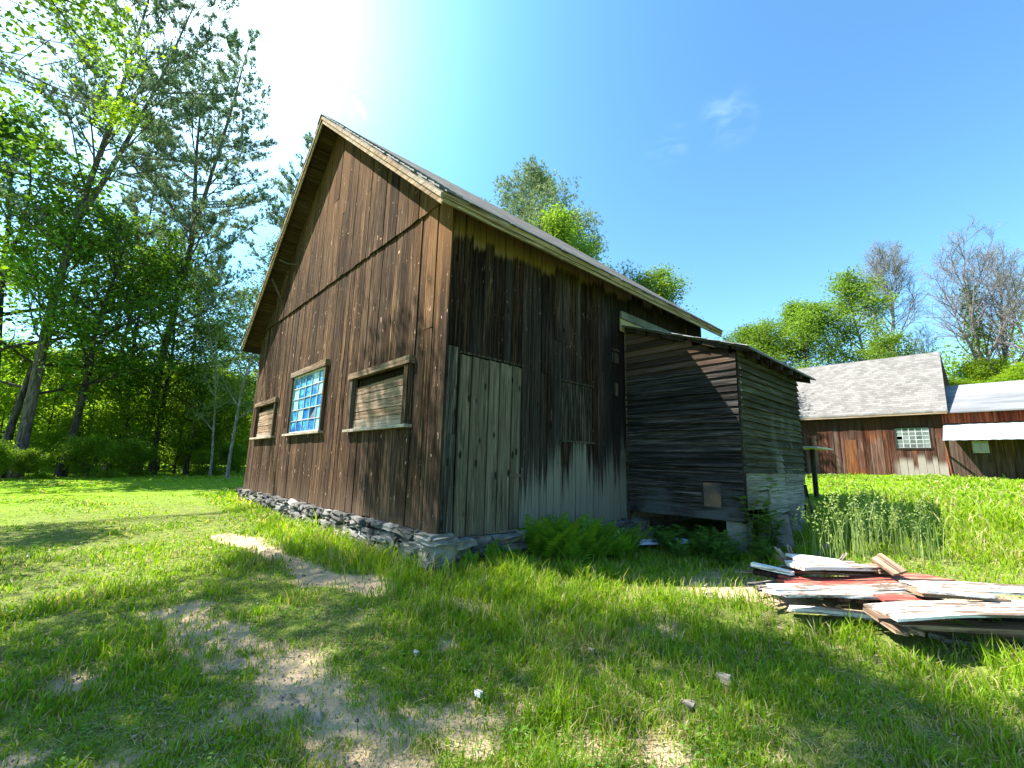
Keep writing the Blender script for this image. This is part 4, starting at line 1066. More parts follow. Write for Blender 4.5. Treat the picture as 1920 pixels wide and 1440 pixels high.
def plant_tree(kind_name, loc, parts, label, cat='tree', group=None, scale=1.0, rot=0.0):
    t = thing(kind_name, loc, label, cat, group)
    for nm, b, mat in parts:
        o = b.build(nm, mat, None); o.parent = t
        if nm == 'seed_head': o['kind'] = 'stuff'
    t.rotation_euler = (0, 0, rot); t.scale = (scale,)*3
    return t
def tree_copy(src, loc, label, rot=0., scale=1.0, sz=None, group=None):
    c = copy_tree(src); c.location = tuple(loc); c.rotation_euler = (0, 0, rot); c.scale = (scale, scale, sz or scale); c['label'] = label
    if group: c['group'] = group
    return c
def spot(pxx, D, dz=0.0):
    P = at_dist(pxx, 860, D); return (P[0], P[1], gzz(P[0], P[1])+dz)
def face(p):      # rotation that turns a model's +X to the picture's right at p
    return math.atan2(rgt[1], rgt[0])

PG = 'pines at the edge of the lawn'; MG = 'leafy maples at the edge of the lawn'
# --- pines on the left
rf = face(None)
tb, lb = pine('p', 3, 21.5, 4.8, .32, 20, .19, (.52, -.10, .05, .98), (.10, .0), 8)
p1 = plant_tree('pine_tree', spot(258, 26), [('trunk', tb, M['pinebark']), ('crown', lb, M['needle'])], 'tall white pine with a twin stem and open crown, just left of the barn gable', 'tree', PG, 1, rf)
tb, lb = pine('p', 8, 17.5, 4.0, .28, 19, .11, None, (.07, .0), 8)
p2 = plant_tree('pine_tree', spot(200, 28), [('trunk', tb, M['pinebark']), ('crown', lb, M['needle'])], 'slender pine with one thin stem behind the maples', 'tree', PG, 1, rf)
tb, lb = pine('p', 15, 22.5, 5.6, .36, 18, .17, (.42, .28, .1, .9), (.06, 0), 8)
p3 = plant_tree('pine_tree', spot(35, 22), [('trunk', tb, M['pinebark']), ('crown', lb, M['needle'])], 'big pine with a forked curving trunk at the left edge, reaching past the picture top', 'tree', PG, 1, rf)
tree_copy(p2, spot(488, 28), 'pine showing beside the left roof edge of the brown barn', rf+.6, 1.12)
tree_copy(p2, spot(330, 38), 'pale distant pine between the twin stemmed pine and the gable', 4.0, 1.15)
# --- maples and saplings on the left
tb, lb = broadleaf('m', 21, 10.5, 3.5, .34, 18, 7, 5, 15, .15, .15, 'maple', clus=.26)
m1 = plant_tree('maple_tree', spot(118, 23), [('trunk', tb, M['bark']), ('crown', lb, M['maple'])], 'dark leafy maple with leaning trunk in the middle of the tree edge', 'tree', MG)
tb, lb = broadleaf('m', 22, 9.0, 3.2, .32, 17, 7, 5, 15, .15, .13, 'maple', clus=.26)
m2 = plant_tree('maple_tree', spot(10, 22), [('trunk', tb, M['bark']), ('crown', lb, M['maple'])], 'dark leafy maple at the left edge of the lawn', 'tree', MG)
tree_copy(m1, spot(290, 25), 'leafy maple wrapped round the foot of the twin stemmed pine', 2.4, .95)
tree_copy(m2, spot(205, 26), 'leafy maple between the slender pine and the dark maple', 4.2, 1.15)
tree_copy(m2, spot(-40, 24), 'maple cut in half by the left picture edge', 3.0, 1.45)
tree_copy(m2, spot(352, 25), 'small maple standing in front of the thin saplings', 5.5, .75)
tb, lb = broadleaf('s', 31, 11.5, 1.9, .22, 17, 5, 4, 14, .11, .055, 'pale', clus=.25, ang=(35, 60))
s1 = plant_tree('sapling', spot(430, 20.5), [('trunk', tb, M['palebark']), ('crown', lb, M['pale'])], 'tall thin sapling with sparse pale leaves beside the gable', 'tree', 'pale thin saplings')
tree_copy(s1, spot(398, 22), 'thin pale sapling a little left of the one beside the gable', 2., .82, group='pale thin saplings')
tree_copy(s1, spot(468, 25), 'thin pale sapling half hidden by the gable corner', 4.1, 1.05, group='pale thin saplings')
tree_copy(s1, spot(345, 27), 'thin pale sapling behind the twin stemmed pine', 5.1, .9, group='pale thin saplings')
# --- shrubs
tb, lb = broadleaf('b', 41, 2.6, 1.7, .06, 14, 6, 5, 34, .12, .035, 'maplelit', clus=.26, ang=(40, 80), trunk_top=.8)
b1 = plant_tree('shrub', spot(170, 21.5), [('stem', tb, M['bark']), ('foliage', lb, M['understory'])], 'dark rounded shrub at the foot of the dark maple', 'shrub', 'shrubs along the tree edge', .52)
b1c = [(60, 21.2, .34, 'low dark shrub under the maple at the left edge'), (250, 22.5, .5, 'dark shrub left of the twin stemmed pine foot'), (385, 23, .36, 'dark shrub below the thin saplings'), (430, 23.5, .5, 'dark shrub touching the barn corner'), (-20, 21, .42, 'dark shrub cut by the left picture edge'), (120, 24, .6, 'taller dark shrub behind the rounded shrub'), (355, 26, .65, 'taller dark shrub behind the thin saplings')]
for i, (x, D, s, l) in enumerate(b1c): tree_copy(b1, spot(x, D), l, i*1.3, s)
tb, lb = broadleaf('b', 42, 5.0, 2.6, .05, 18, 6, 5, 40, .15, .05, 'maplelit', clus=.36, ang=(35, 80), trunk_top=.85)
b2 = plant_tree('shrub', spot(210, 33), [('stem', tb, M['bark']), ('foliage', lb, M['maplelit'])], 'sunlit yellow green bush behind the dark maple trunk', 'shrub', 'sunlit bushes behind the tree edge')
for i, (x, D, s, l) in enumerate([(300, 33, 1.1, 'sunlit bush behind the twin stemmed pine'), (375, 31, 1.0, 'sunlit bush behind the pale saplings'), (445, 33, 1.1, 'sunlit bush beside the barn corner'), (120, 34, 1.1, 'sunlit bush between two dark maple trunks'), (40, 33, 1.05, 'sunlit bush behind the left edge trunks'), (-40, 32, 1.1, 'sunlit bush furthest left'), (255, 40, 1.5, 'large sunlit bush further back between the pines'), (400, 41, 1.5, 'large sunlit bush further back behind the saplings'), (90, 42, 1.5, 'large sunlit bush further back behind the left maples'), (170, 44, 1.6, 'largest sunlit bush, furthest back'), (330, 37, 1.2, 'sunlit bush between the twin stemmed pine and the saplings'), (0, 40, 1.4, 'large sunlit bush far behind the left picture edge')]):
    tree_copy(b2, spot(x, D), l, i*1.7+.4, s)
tb, lb = broadleaf('y', 45, 5.2, 1.7, .10, 16, 6, 4, 20, .13, .045, 'maplelit', clus=.30, ang=(45, 80))
y1 = plant_tree('young_maple', spot(160, 25.5), [('trunk', tb, M['bark']), ('crown', lb, M['maplelit'])], 'young bright leaved maple between the dark maple and the slender pine', 'tree', 'young maples under the tall trees')
for i, (x, D, s, l) in enumerate([(225, 24.5, .85, 'young bright maple left of the twin stemmed pine foot'), (330, 25.5, 1.0, 'young bright maple right of the twin stemmed pine foot'), (405, 25, .9, 'young bright maple under the pale saplings'), (450, 26.5, 1.0, 'young bright maple touching the barn corner'), (75, 25, .95, 'young bright maple left of the dark maple trunk'), (-10, 25, 1.0, 'young bright maple at the left picture edge'), (120, 29, 1.1, 'young bright maple further back between two maple trunks'), (285, 29, 1.1, 'young bright maple directly behind the twin stemmed pine'), (380, 31, 1.2, 'young bright maple further back behind the saplings')]):
    tree_copy(y1, spot(x, D), l, i*1.9+.7, s)
# --- behind the brown barn
tb, lb = broadleaf('p', 51, 18.2, 4.0, .35, 26, 7, 5, 7, .1, .2, clus=.28, ang=(45, 80), tuft=.24, shape=.75)
q = at_dist(985, 560, 22); p5 = plant_tree('pine_tree', (q[0], q[1], gzz(q[0], q[1])), [('trunk', tb, M['pinebark']), ('crown', lb, M['needlelit'])], 'rounded pale green pine rising behind the brown barn roof', 'tree')
q = at_dist(1100, 560, 26); tree_copy(p5, (q[0], q[1], gzz(q[0], q[1])-.5), 'lower pine behind the barn roof, right of the rounded pine', 2.3, .93)
tb, lb = broadleaf('m', 61, 12.5, 2.9, .3, 18, 7, 5, 34, .14, .16, 'spring', clus=.34)
q = at_dist(1065, 560, 21); d1 = plant_tree('ash_tree', (q[0], q[1], gzz(q[0], q[1])-.2), [('trunk', tb, M['bark']), ('crown', lb, M['spring'])], 'bright spring green tree behind the barn roof in front of the pines', 'tree', 'fresh green trees behind the brown barn', 1.02)
q = at_dist(1180, 560, 24); tree_copy(d1, (q[0], q[1], gzz(q[0], q[1])-.3), 'fresh green tree peeping over the middle of the barn eave', 1.9, .95)
q = at_dist(1125, 560, 23.5); tree_copy(d1, (q[0], q[1], gzz(q[0], q[1])-.3), 'fresh green tree between the pines and the middle of the eave', 3.6, .96)
tb, lb = broadleaf('m', 62, 12.0, 2.4, .3, 16, 6, 4, 20, .12, .12, 'pale', 'palebark', clus=.3)
q = at_dist(1262, 560, 26); d2 = plant_tree('aspen_tree', (q[0], q[1], gzz(q[0], q[1])-.4), [('trunk', tb, M['palebark']), ('crown', lb, M['pale'])], 'pale feathery tree above the far end of the barn eave', 'tree')
# --- right: maples and bare trees behind the far barn
tb, lb = broadleaf('m', 71, 13.0, 4.6, .22, 24, 7, 6, 44, .19, .2, 'spring', clus=.46)
q = at_dist(1515, 700, 36); r1 = plant_tree('maple_tree', (q[0], q[1], gzz(q[0], q[1])), [('trunk', tb, M['bark']), ('crown', lb, M['spring'])], 'large bright green maple behind the pale shingled roof', 'tree', 'trees behind the far barn', .74)
q = at_dist(1430, 700, 38); tree_copy(r1, (q[0], q[1], gzz(q[0], q[1])-1.2), 'lower green maple above the shed roof corner', 1.5, .8, group='trees behind the far barn')
tb, lb = broadleaf('m', 72, 12.0, 3.0, .2, 18, 6, 5, 28, .17, .16, 'pale', clus=.42)
q = at_dist(1640, 700, 37); r2 = plant_tree('budding_tree', (q[0], q[1], gzz(q[0], q[1])-.8), [('trunk', tb, M['palebark']), ('crown', lb, M['spring'])], 'loose olive green tree below the round bare crown', 'tree', 'trees behind the far barn')
q = at_dist(1665, 700, 34); tree_copy(r2, (q[0], q[1], gzz(q[0], q[1])-2.2), 'low green tree just over the ridge of the shingled roof', 2.2, .72, group='trees behind the far barn')
tb, fi, lb = bare('w', 81, 13.5, .36, 14, .42, .15, .12, 7, 7, 5, 2)
def bare_tree(loc, tb, fi, lb, label, s=1.0):
    parts = [('trunk', tb, M['twig']), ('twigs', fi, M['twig'])]
    if lb: parts.append(('buds', lb, M['bud']))
    return plant_tree('bare_tree', loc, parts, label, 'tree', 'bare trees on the bank', s)
q = at_dist(1660, 690, 42); w1 = bare_tree((q[0], q[1], gzz(q[0], q[1])-.8), tb, fi, lb, 'leafless tree with a round mauve crown right of the green maple', .98)
tb, fi, lb = bare('w', 82, 13.5, .36, 13, .16, .22, .16, 7, 6, 5, 2)
q = at_dist(1838, 690, 40); w2 = bare_tree((q[0], q[1], gzz(q[0], q[1])), tb, fi, lb, 'tallest leafless tree above the grey annex roof, with a dark main stem', .84)
for x, D, s, rot, dz, l in ((1890, 41, .78, 2.2, 0, 'leafless tree right of the tallest one, near the picture edge'), (1940, 39, .72, 1.1, 0, 'leafless tree cut by the right picture edge'), (1735, 44, .42, 3.0, 0, 'small leafless tree between the round crown and the tallest tree'), (1440, 46, .62, .6, 0, 'distant leafless tree left of the green maple')):
    q = at_dist(x, 690, D); tree_copy(w2, (q[0], q[1], gzz(q[0], q[1])+dz-.5), l, rot, s)
q = at_dist(1410, 690, 46); tree_copy(w1, (q[0], q[1], gzz(q[0], q[1])-.3), 'distant leafless tree just above the shed roof edge', 2.6, .58)
for i, (x, D, s, l) in enumerate([(1795, 36, .62, 'green bush on the bank at the end of the shingled roof'), (1850, 36.5, .6, 'green bush on the bank above the annex roof'), (1905, 36, .66, 'green bush on the bank at the right picture edge'), (1760, 38, .6, 'olive bush on the bank below the small leafless tree'), (1830, 40, .7, 'green bush below the tallest leafless tree'), (1940, 38, .7, 'green bush on the bank past the picture edge')]):
    q = at_dist(x, 690, D); tree_copy(b2, (q[0], q[1], gzz(q[0], q[1])-.3), l, i*2.1, s, group='bushes on the bank')
# ivy-like green growth round the tallest bare trunk
r = np.random.default_rng(91); b = MB(); q = np.array(w2.location)
c = np.c_[r.normal(0, .28, 2200), r.normal(0, .28, 2200), r.uniform(.3, 8.0, 2200)]; leaves(b, c+q, .16, r, .3)
iv = b.build('ivy', M['spring'], None, loc=tuple(q)); tag(iv, 'green creeper growing up the stem of the tallest leafless tree', 'creeper')
iv.data.materials[0] = M['maple']
# far-off woods beyond the lawn, one mass
def woods(name, a0, a1, D0, D1, n, h0, h1, mat, label, seed):
    r = np.random.default_rng(seed); b = MB()
    az = r.uniform(a0, a1, n); D = r.uniform(D0, D1, n); P = np.c_[CAM[0]+D*np.cos(az), CAM[1]+D*np.sin(az), np.zeros(n)]
    hh = r.uniform(h0, h1, n)*(.6+.8*vnoise(az*14, D*.05, 1., seed)); rad = r.uniform(1.2, 2.8, n)
    k = 260; u = unit(r.normal(0, 1, (n*k, 3)))*(r.uniform(.5, 1., (n*k, 1))**.5)
    c = np.repeat(P, k, 0); c[:, 2] = np.repeat(gz(P[:, 0], P[:, 1]), k)
    c = c+u*np.repeat(np.c_[rad, rad, hh*.55], k, 0); c[:, 2] += np.repeat(hh*.5, k)
    leaves(b, c, .42, r, .3); o = b.build(name, mat); tag(o, label, 'woods', kind='stuff'); return o
woods('distant_woods', YAW+R(22), YAW+R(66), 50, 75, 230, 2.0, 4.2, M['maplelit'], 'hazy green woods far behind the lawn and the left trees', 5)
woods('distant_woods', YAW-R(66), YAW-R(8), 62, 85, 170, 4, 9, M['spring'], 'green woods far behind the shingled barn', 6)
#@@SHADE
# ------------------------------------------------------------------ the near maple with a crown shaped to cast the foreground shadows
SHADE = [[(0,1190),(140,1125),(300,1075),(430,1050),(560,1075),(640,1110),(760,1085),(900,1080),(1040,1120),(1180,1140),(1180,1200),(1230,1250),(1120,1320),(950,1290),(850,1330),(640,1310),(520,1330),(500,1440),(-60,1440),(-60,1200)],
         [(1180,1150),(1330,1165),(1420,1210),(1390,1260),(1250,1250)], [(1500,1215),(1640,1240),(1600,1300),(1450,1290)],
         [(1560,1340),(1760,1330),(1990,1370),(1990,1500),(1500,1500)], [(600,1345),(860,1370),(900,1480),(560,1480)],
         [(-60,985),(110,985),(150,1005),(20,1040),(-60,1040)], [(-60,1055),(80,1052),(60,1100),(-60,1110)],
         [(470,1035),(700,1062),(690,1085),(520,1060)], [(-60,905),(440,893),(430,915),(200,930),(-60,950)]]
LIT = [[(400,1200),(520,1235),(640,1330),(560,1340),(430,1270)], [(560,1375),(900,1345),(930,1480),(560,1480)], [(470,1090),(640,1120),(590,1165),(470,1140)], [(620,1190),(760,1170),(800,1235),(660,1250)], [(1050,1230),(1130,1230),(1100,1290),(1020,1290)], [(330,1080),(420,1075),(400,1120),(330,1125)]]
GSH = [[(690,780),(745,790),(765,960),(700,960),(680,850)], [(770,640),(800,630),(806,900),(765,960),(760,800)], [(720,735),(745,735),(745,800),(720,800)]]
VIS = [[(-190,-190),(215,-190),(225,60),(225,130),(170,170),(230,200),(110,215),(90,260),(-190,260)], [(-190,330),(45,300),(60,500),(-190,520)], [(110,225),(230,205),(215,235),(120,245)], [(-190,205),(95,215),(80,260),(-190,270)]]
def inpoly(P, x, y):
    c = False; n = len(P); j = n-1
    for i in range(n):
        xi, yi = P[i]; xj, yj = P[j]
        if (yi > y) != (yj > y) and x < (xj-xi)*(y-yi)/(yj-yi)+xi: c = not c
        j = i
    return c
def anyin(Ps, x, y): return any(inpoly(P, x, y) for P in Ps)
def gzs(x, y): return gzz(x, y)
def shadow_ok(P):
    t = -P[1]/(-SUNV[1])                       # distance along the ray to the gable plane
    if P[1] < 0:
        Q = P-SUNV*t
        if WX < Q[0] < .3 and -.3 < Q[2]:
            if Q[2] > zr(Q[0]): return True
            u, v = px(Q); return anyin(GSH, float(u), float(v))
    z = -.4
    for _ in range(3):
        s = (P[2]-z)/SUNV[2]; Q = P-SUNV*s; z = gzs(Q[0], Q[1])
    u, v = px(Q)
    if not (u == u) or u < -40 or u > 1960 or v > 1470: return True
    return anyin(SHADE, float(u), float(v)) and not anyin(LIT, float(u), float(v))
r = np.random.default_rng(404); CL = []
TR = np.array([-6.4, -8.6]); TB = np.array([TR[0], TR[1], gzz(*TR)])
def frame_ok(P):
    u, v = px(P)
    if not (u == u): return True
    m_ = 170
    if u < -m_ or u > 1920+m_ or v < -m_ or v > 1440+m_: return True
    return anyin(VIS, float(u), float(v)) and np.linalg.norm(P-CAM) > 10
def limb_ok(P):
    u, v = px(P)
    if not (u == u) or u < 0 or u > 1920 or v < 0 or v > 1440: return True
    return anyin(VIS, float(u), float(v))
def targets(polys, n):
    out = []
    bb = [(min(p[0] for p in P), max(p[0] for p in P), min(p[1] for p in P), max(p[1] for p in P)) for P in polys]
    while len(out) < n:
        k = r.integers(len(polys)); q = bb[k]; x = r.uniform(q[0], q[1]); y = q[2]+(q[3]-q[2])*r.random()**1.0
        if inpoly(polys[k], x, y) and not anyin(LIT, x, y): out.append((x, y, k))
    return out
# unseen crown clumps placed to cast the drawn shade, weighted by ground area
tg = []
for k, P in enumerate(SHADE):
    n = [165, 20, 16, 32, 12, 12, 10, 16, 0][k]
    tg += targets([P], n)
for x, y, _ in tg:
    Gp = ground_at(x, y)
    for tr in range(25):
        h = r.uniform(3.6, 10.5); P = Gp+SUNV/SUNV[2]*h
        if frame_ok(P) and shadow_ok(P): CL.append(P); break
for x, y, _ in targets(GSH, 34):  # more unseen clumps, placed to throw shade patches on the gable
    d = ray(x, y); s = (0-CAM[1])/d[1]; Gp = CAM+d*s
    for tr in range(25):
        h = r.uniform(3.0, 9.5); P = Gp+SUNV/SUNV[2]*h
        if frame_ok(P): CL.append(P); break
nv = 0
for x, y, _ in targets(VIS, 1100):
    D0 = r.uniform(10, 15)
    for tr in range(14):
        D = D0+tr*.5 if D0+tr*.5 < 17 else 9.5+tr*.3
        P = at_dist(x, y, D)
        if shadow_ok(P) and P[2] < 13: CL.append(P); nv += 1; break
CL = np.array(CL); print('near maple clumps', len(CL), 'visible', nv)
tb, lb = MB(), MB()
T = curve(TB-np.array([0, 0, .2]), (.12, .12, 1), 8.5, 9, r, .03, .05); tb.tube(T, np.linspace(.21, .06, len(T)), 10)
# limbs: group the clumps, one limb per group, a twig per clump
K = 26; cent = CL[r.choice(len(CL), K, False)]
for _ in range(8):
    lab = np.argmin(((CL[:, None]-cent[None])**2).sum(2), 1)
    cent = np.array([CL[lab == k].mean(0) if (lab == k).any() else cent[k] for k in range(K)])
for k in range(K):
    C_ = cent[k]
    if not (lab == k).any(): continue
    t = np.clip((C_[2]-TB[2])/8.5*.62+r.uniform(-.05, .05), .25, .97); p, d = pick(T, t)
    best = None
    for tr in range(40):
        p, d = pick(T, np.clip(t+r.uniform(-.2, .2), .25, .97))
        L = np.linalg.norm(C_-p); n = 10; u = np.linspace(0, 1, n)[:, None]
        B = p*(1-u)+C_*u+(np.array([0, 0, .07])+r.normal(0, .03*(1+tr*.4), 3))*np.sin(u*math.pi)*L+r.normal(0, .05*L/5, (n, 3))*np.sin(u*math.pi)
        bad = sum(not shadow_ok(q*.5+w_*.5) for q, w_ in zip(B[:-1], B[1:]))+.01*tr+.7*sum(not limb_ok(q) for q in B)
        if best is None or bad < best[0]: best = (bad, B, L)
    B, L = best[1:]; n = 10; thin = .35 if best[0] >= 1 else 1.
    tb.tube(B, np.linspace(.012+.0022*L, .008, n)*thin, 6, False)
    for P in CL[lab == k]:
        p2, d2 = pick(B, r.uniform(.45, 1)); m2_ = (p2+P)/2+r.normal(0, .08, 3)
        tb.tube(np.array([p2, m2_, P]), [.014, .009, .005], 4, False)
kk = r.poisson(58, len(CL)); c = np.repeat(CL, kk, 0)+r.normal(0, 1, (kk.sum(), 3))*np.array([.26, .26, .16])
leaves(lb, c, .09, r, .45)
nm_ = thing('maple_tree', TB, 'near maple with bright yellow green sprays hanging into the top left corner', 'tree')
tb.build('trunk', M['bark'], nm_); lb.build('crown', M['maplelit'], nm_)

# ------------------------------------------------------------------ ferns and weeds at the wall
def frond(lb, sb, p, d, L, r, np_=15, wid=.33):
    P = curve(p, d, L, 8, r, .05, 0.0)
    bend = np.linspace(0, 1, 9)[:, None]**2
    P = P+np.array([d[0], d[1], -.6])*bend*L*.35
    sb.tube(P, np.linspace(.004, .0015, 9), 3, False)
    V = []
    for i in range(np_):
        t = .14+.84*i/np_; q, dd = pick(P, t); s = unit(np.cross(dd, [0, 0, 1.])); l = L*wid*(math.sin(math.pi*min(1, .25+.75*t))**.8)*(1.05-t*.75)+.008
        w = dd*L*.030
        for sg in (1, -1):
            tip = q+s*sg*l+dd*l*.35-np.array([0, 0, .12*l])
            m1_ = q*.5+tip*.5
            V.append([q, m1_+w, tip, m1_-w])
    V = np.array(V).reshape(-1, 3); k = np.arange(len(V)//4)*4
    lb.add(V, [np.stack([k, k+1, k+2, k+3], 1)])
def fern(loc, H, n, label, seed, scale=1.):
    r = np.random.default_rng(seed); lb, sb = MB(), MB()
    for i in range(n):
        a = r.uniform(0, 2*math.pi); s = r.uniform(.25, .75)
        frond(lb, sb, (r.normal(0, .04), r.normal(0, .04), 0), unit([math.cos(a)*s, math.sin(a)*s, 1.]), H*r.uniform(.7, 1.1), r)
    return plant_tree('fern', loc, [('stem', sb, M['stem']), ('frond', lb, M['fern'])], label, 'fern', 'ferns against the dark wall')
f1 = fern((.36, 1.30, gzz(.36, 1.3)-.02),   .80, 15, 'tallest fern, right of the grey door', 1)
for i, (x, y, s, l) in enumerate([(.46, 1.52, .95, 'dense fern just right of the tallest fern'), (.34, 1.78, .9, 'fern under the left side of the boarded hatch'), (.5, 1.98, .82, 'fern below the middle of the boarded hatch'), (.36, 2.22, .8, 'fern below the right side of the boarded hatch'), (.55, 2.45, .7, 'low fern right of the boarded hatch'), (.62, 1.36, .72, 'low fern in front of the tallest fern'), (.66, 1.72, .75, 'low fern in front of the hatch ferns'), (.74, 2.12, .62, 'small spreading fern furthest from the wall'), (.36, 2.7, .55, 'small fern furthest right along the wall')]):
    tree_copy(f1, (x, y, gzz(x, y)-.02), l, i*1.9, s)
f2 = fern((.18, .62, gzz(.18, .62)), .40, 8, 'single narrow fern below the middle of the grey door', 2)
tree_copy(f2, (.16, .30, gzz(.16, .3)), 'small pale fern beside the concrete corner block', 1.2, .75)
tree_copy(f2, (.30, .80, gzz(.3, .8)), 'small fern between the narrow fern and the tall ferns', 2.6, .7)
def weed(loc, H, n, label, seed, leaf=.09, mat='weed', group='broad leaved weeds below the shed', spread=.25, name='weed'):
    r = np.random.default_rng(seed); lb, sb = MB(), MB()
    for i in range(n):
        P = curve((r.normal(0, .05), r.normal(0, .05), 0), (r.normal(0, spread), r.normal(0, spread), 1), H*r.uniform(.55, 1.1), 6, r, .08, .05)
        sb.tube(P, np.linspace(.005, .002, 7), 4, False)
        L = []
        for k in range(9):
            t = .22+.78*k/9; q, d = pick(P, t); L += [q]*2
        q = P[-1]; L += [q]*3
        L = np.array(L); a = r.uniform(0, 2*math.pi, len(L)); dr = np.c_[np.cos(a), np.sin(a), r.uniform(.0, .6, len(L))]; dr = unit(dr)
        w = unit(np.cross(dr, [0, 0, 1.])); s = (leaf*r.uniform(.6, 1.3, len(L)))[:, None]; nn = np.cross(w, dr)
        V = np.stack([L, L+dr*s*.35+w*s*.28-nn*s*.05, L+dr*s-np.array([0, 0, .2])*s, L+dr*s*.35-w*s*.28-nn*s*.05], 1).reshape(-1, 3); kq = np.arange(len(L))*4
        lb.add(V, [np.stack([kq, kq+1, kq+2, kq+3], 1)])
    return plant_tree(name, loc, [('stem', sb, M['stem']), ('leaf', lb, M[mat])], label, 'weed', group)
w0 = weed((.95, 3.05, gzz(.95, 3.05)), .31, 12, 'leafy weed in the dark gap at the left of the shed', 11)
for i, (x, y, s, l) in enumerate([(1.2, 3.2, 1.0, 'leafy weed under the rusty metal patch'), (1.45, 3.15, .95, 'leafy weed in front of the block pier'), (1.05, 2.75, .85, 'leafy weed in front of the shed, furthest forward on the left'), (1.4, 2.8, .9, 'low weed forward of the block pier'), (1.7, 2.95, .95, 'weed at the shed corner, left of the sapling'), (.7, 3.15, .9, 'weed between the metal sheet and the shed gap'), (1.95, 3.1, .8, 'weed in front of the sapling'), (1.75, 2.6, .8, 'low weed between the shed and the scrap pile'), (1.3, 2.5, .7, 'small weed in the shaded grass before the shed'), (2.1, 2.85, .7, 'small weed beside the dark scrap heap')]):
    tree_copy(w0, (x, y, gzz(x, y)), l, i*2.2, s)
sp = weed((1.84, 3.42, gzz(1.84, 3.42)), .85, 7, 'green sapling growing up against the shed corner', 12, .15, 'spring', None, .12, 'sapling')
tree_copy(sp, (1.95, 3.62, gzz(1.95, 3.62)), 'lower green sapling right of the shed corner', 2., .72)
P = ground_at(1757, 1190); mw_ = weed(P, .36, 1, 'upright milkweed in front of the lower right white board', 13, .11, 'weed', 'milkweeds by the scrap pile', .04, 'milkweed')
for i, (x, y, s, l) in enumerate([(1816, 1186, .85, 'milkweed right of the upright one'), (1672, 1172, .7, 'small milkweed at the slanted end of the lower white board'), (1478, 1140, .6, 'small milkweed at the left end of the front white boards'), (1880, 1200, .7, 'milkweed furthest right, by the brown under boards')]):
    tree_copy(mw_, ground_at(x, y), l, i*1.4+.6, s)
# tall seeding grass clumps beyond the pile
def hay(loc, label, seed, n=30, H=.62):
    r = np.random.default_rng(seed); P = np.c_[r.normal(0, .14, n), r.normal(0, .14, n), np.zeros(n)]; h = H*r.uniform(.6, 1.15, n)
    V, F, T_ = blades(P, h, np.full(n, .010), r.uniform(.05, .4, n), seed, np.zeros(n)); b = MB(); b.add(V, F)
    tips = V.reshape(-1, 5, 3)[:, 4]; hb = MB(); pts = np.repeat(tips[::2], 16, 0)+r.normal(0, 1, (len(tips[::2])*16, 3))*np.array([.015, .015, .06]); leaves(hb, pts, .03, r, .1)
    return plant_tree('grass_clump', loc, [('blade', b, M['hay']), ('seed_head', hb, M['hay'])], label, 'grass', 'seeding grass clumps beyond the scrap pile')
h0 = None
for i, (x, y, l) in enumerate([(1560, 1062, 'seeding grass clump at the back left of the scrap pile'), (1592, 1045, 'seeding grass clump by the grey leaning stick'), (1625, 1040, 'seeding grass clump left of the standing board'), (1660, 1035, 'seeding grass clump behind the standing board'), (1700, 1045, 'seeding grass clump right of the standing board'), (1740, 1052, 'seeding grass clump behind the red boards'), (1575, 1015, 'seeding grass clump nearest the cinder block'), (1640, 1012, 'seeding grass clump further back in the field'), (1720, 1020, 'seeding grass clump further back and right'), ]):
    P = ground_at(x, y)
    if h0 is None: h0 = hay(P, l, 71)
    else: tree_copy(h0, P, l, i*1.3, [.9, 1.1, .85, 1., .8, .95, .75, .9, .8, .7, .7][i])

# ------------------------------------------------------------------ scrap pile
rp = random.Random(31); rpn = np.random.default_rng(32)
def board(name, A, B, w, t, mat, label, cat='board', group='boards of the scrap pile', roll=0.0, ragged=.02, n=12, warp=.013):
    """a sawn board from A to B with uneven ends and a slight warp"""
    A = np.array(A, float); B = np.array(B, float); d = unit(B-A); L = np.linalg.norm(B-A)
    x = unit(np.cross(d, [0, 0, 1.])) if abs(d[2]) < .95 else np.array([1., 0, 0]); y = np.cross(x, d)
    x, y = x*math.cos(roll)+y*math.sin(roll), y*math.cos(roll)-x*math.sin(roll)
    # local frame: board along its own X so the grain follows it
    us = np.linspace(0, L, n+1); V = []; F = []; ws = np.array([-1, -.35, .3, 1.])*w/2; e0 = rpn.normal(0, ragged, 4); e1 = rpn.normal(0, ragged, 4)
    m_ = len(ws); ph = rp.uniform(0, 6)
    for i, u in enumerate(us):
        bz = warp*math.sin(u*2.3+ph)+warp*.4*math.sin(u*6.1+ph*2)
        for s in (0, 1):
            for k, q in enumerate(ws):
                uu = u+(e0[k] if i == 0 else e1[k] if i == n else 0)
                V.append((uu, q+rpn.normal(0, .0015), bz+(t/2 if s else -t/2)+.01*(q/w)**2))
    S = 2*m_
    for i in range(n):
        for k in range(m_-1):
            a = i*S+k; F.append((a, a+S, a+S+1, a+1)); a = i*S+m_+k; F.append((a, a+1, a+S+1, a+S))
        a = i*S; F.append((a, a+m_, a+S+m_, a+S)); a = i*S+m_-1; F.append((a, a+S, a+S+m_, a+m_))
    for k in range(m_-1):
        F.append((k, k+1, k+m_+1, k+m_)); a = n*S+k; F.append((a, a+m_, a+m_+1, a+1))
    b = MB(); b.add(V, F); o = b.build(name, M[mat])
    mt = Matrix.Identity(4)
    for i in range(3): mt[i][0], mt[i][1], mt[i][2], mt[i][3] = d[i], x[i], y[i], A[i]
    o.matrix_world = mt; tag(o, label, cat, group); return o
def onz(u, v, z): d = ray(u, v); return CAM+d*(z-CAM[2])/d[2]
def pboard(name, p0, p1, z0, z1, w, t, mat, label, **k): return board(name, onz(*p0, z0), onz(*p1, z1), w, t, mat, label, **k)
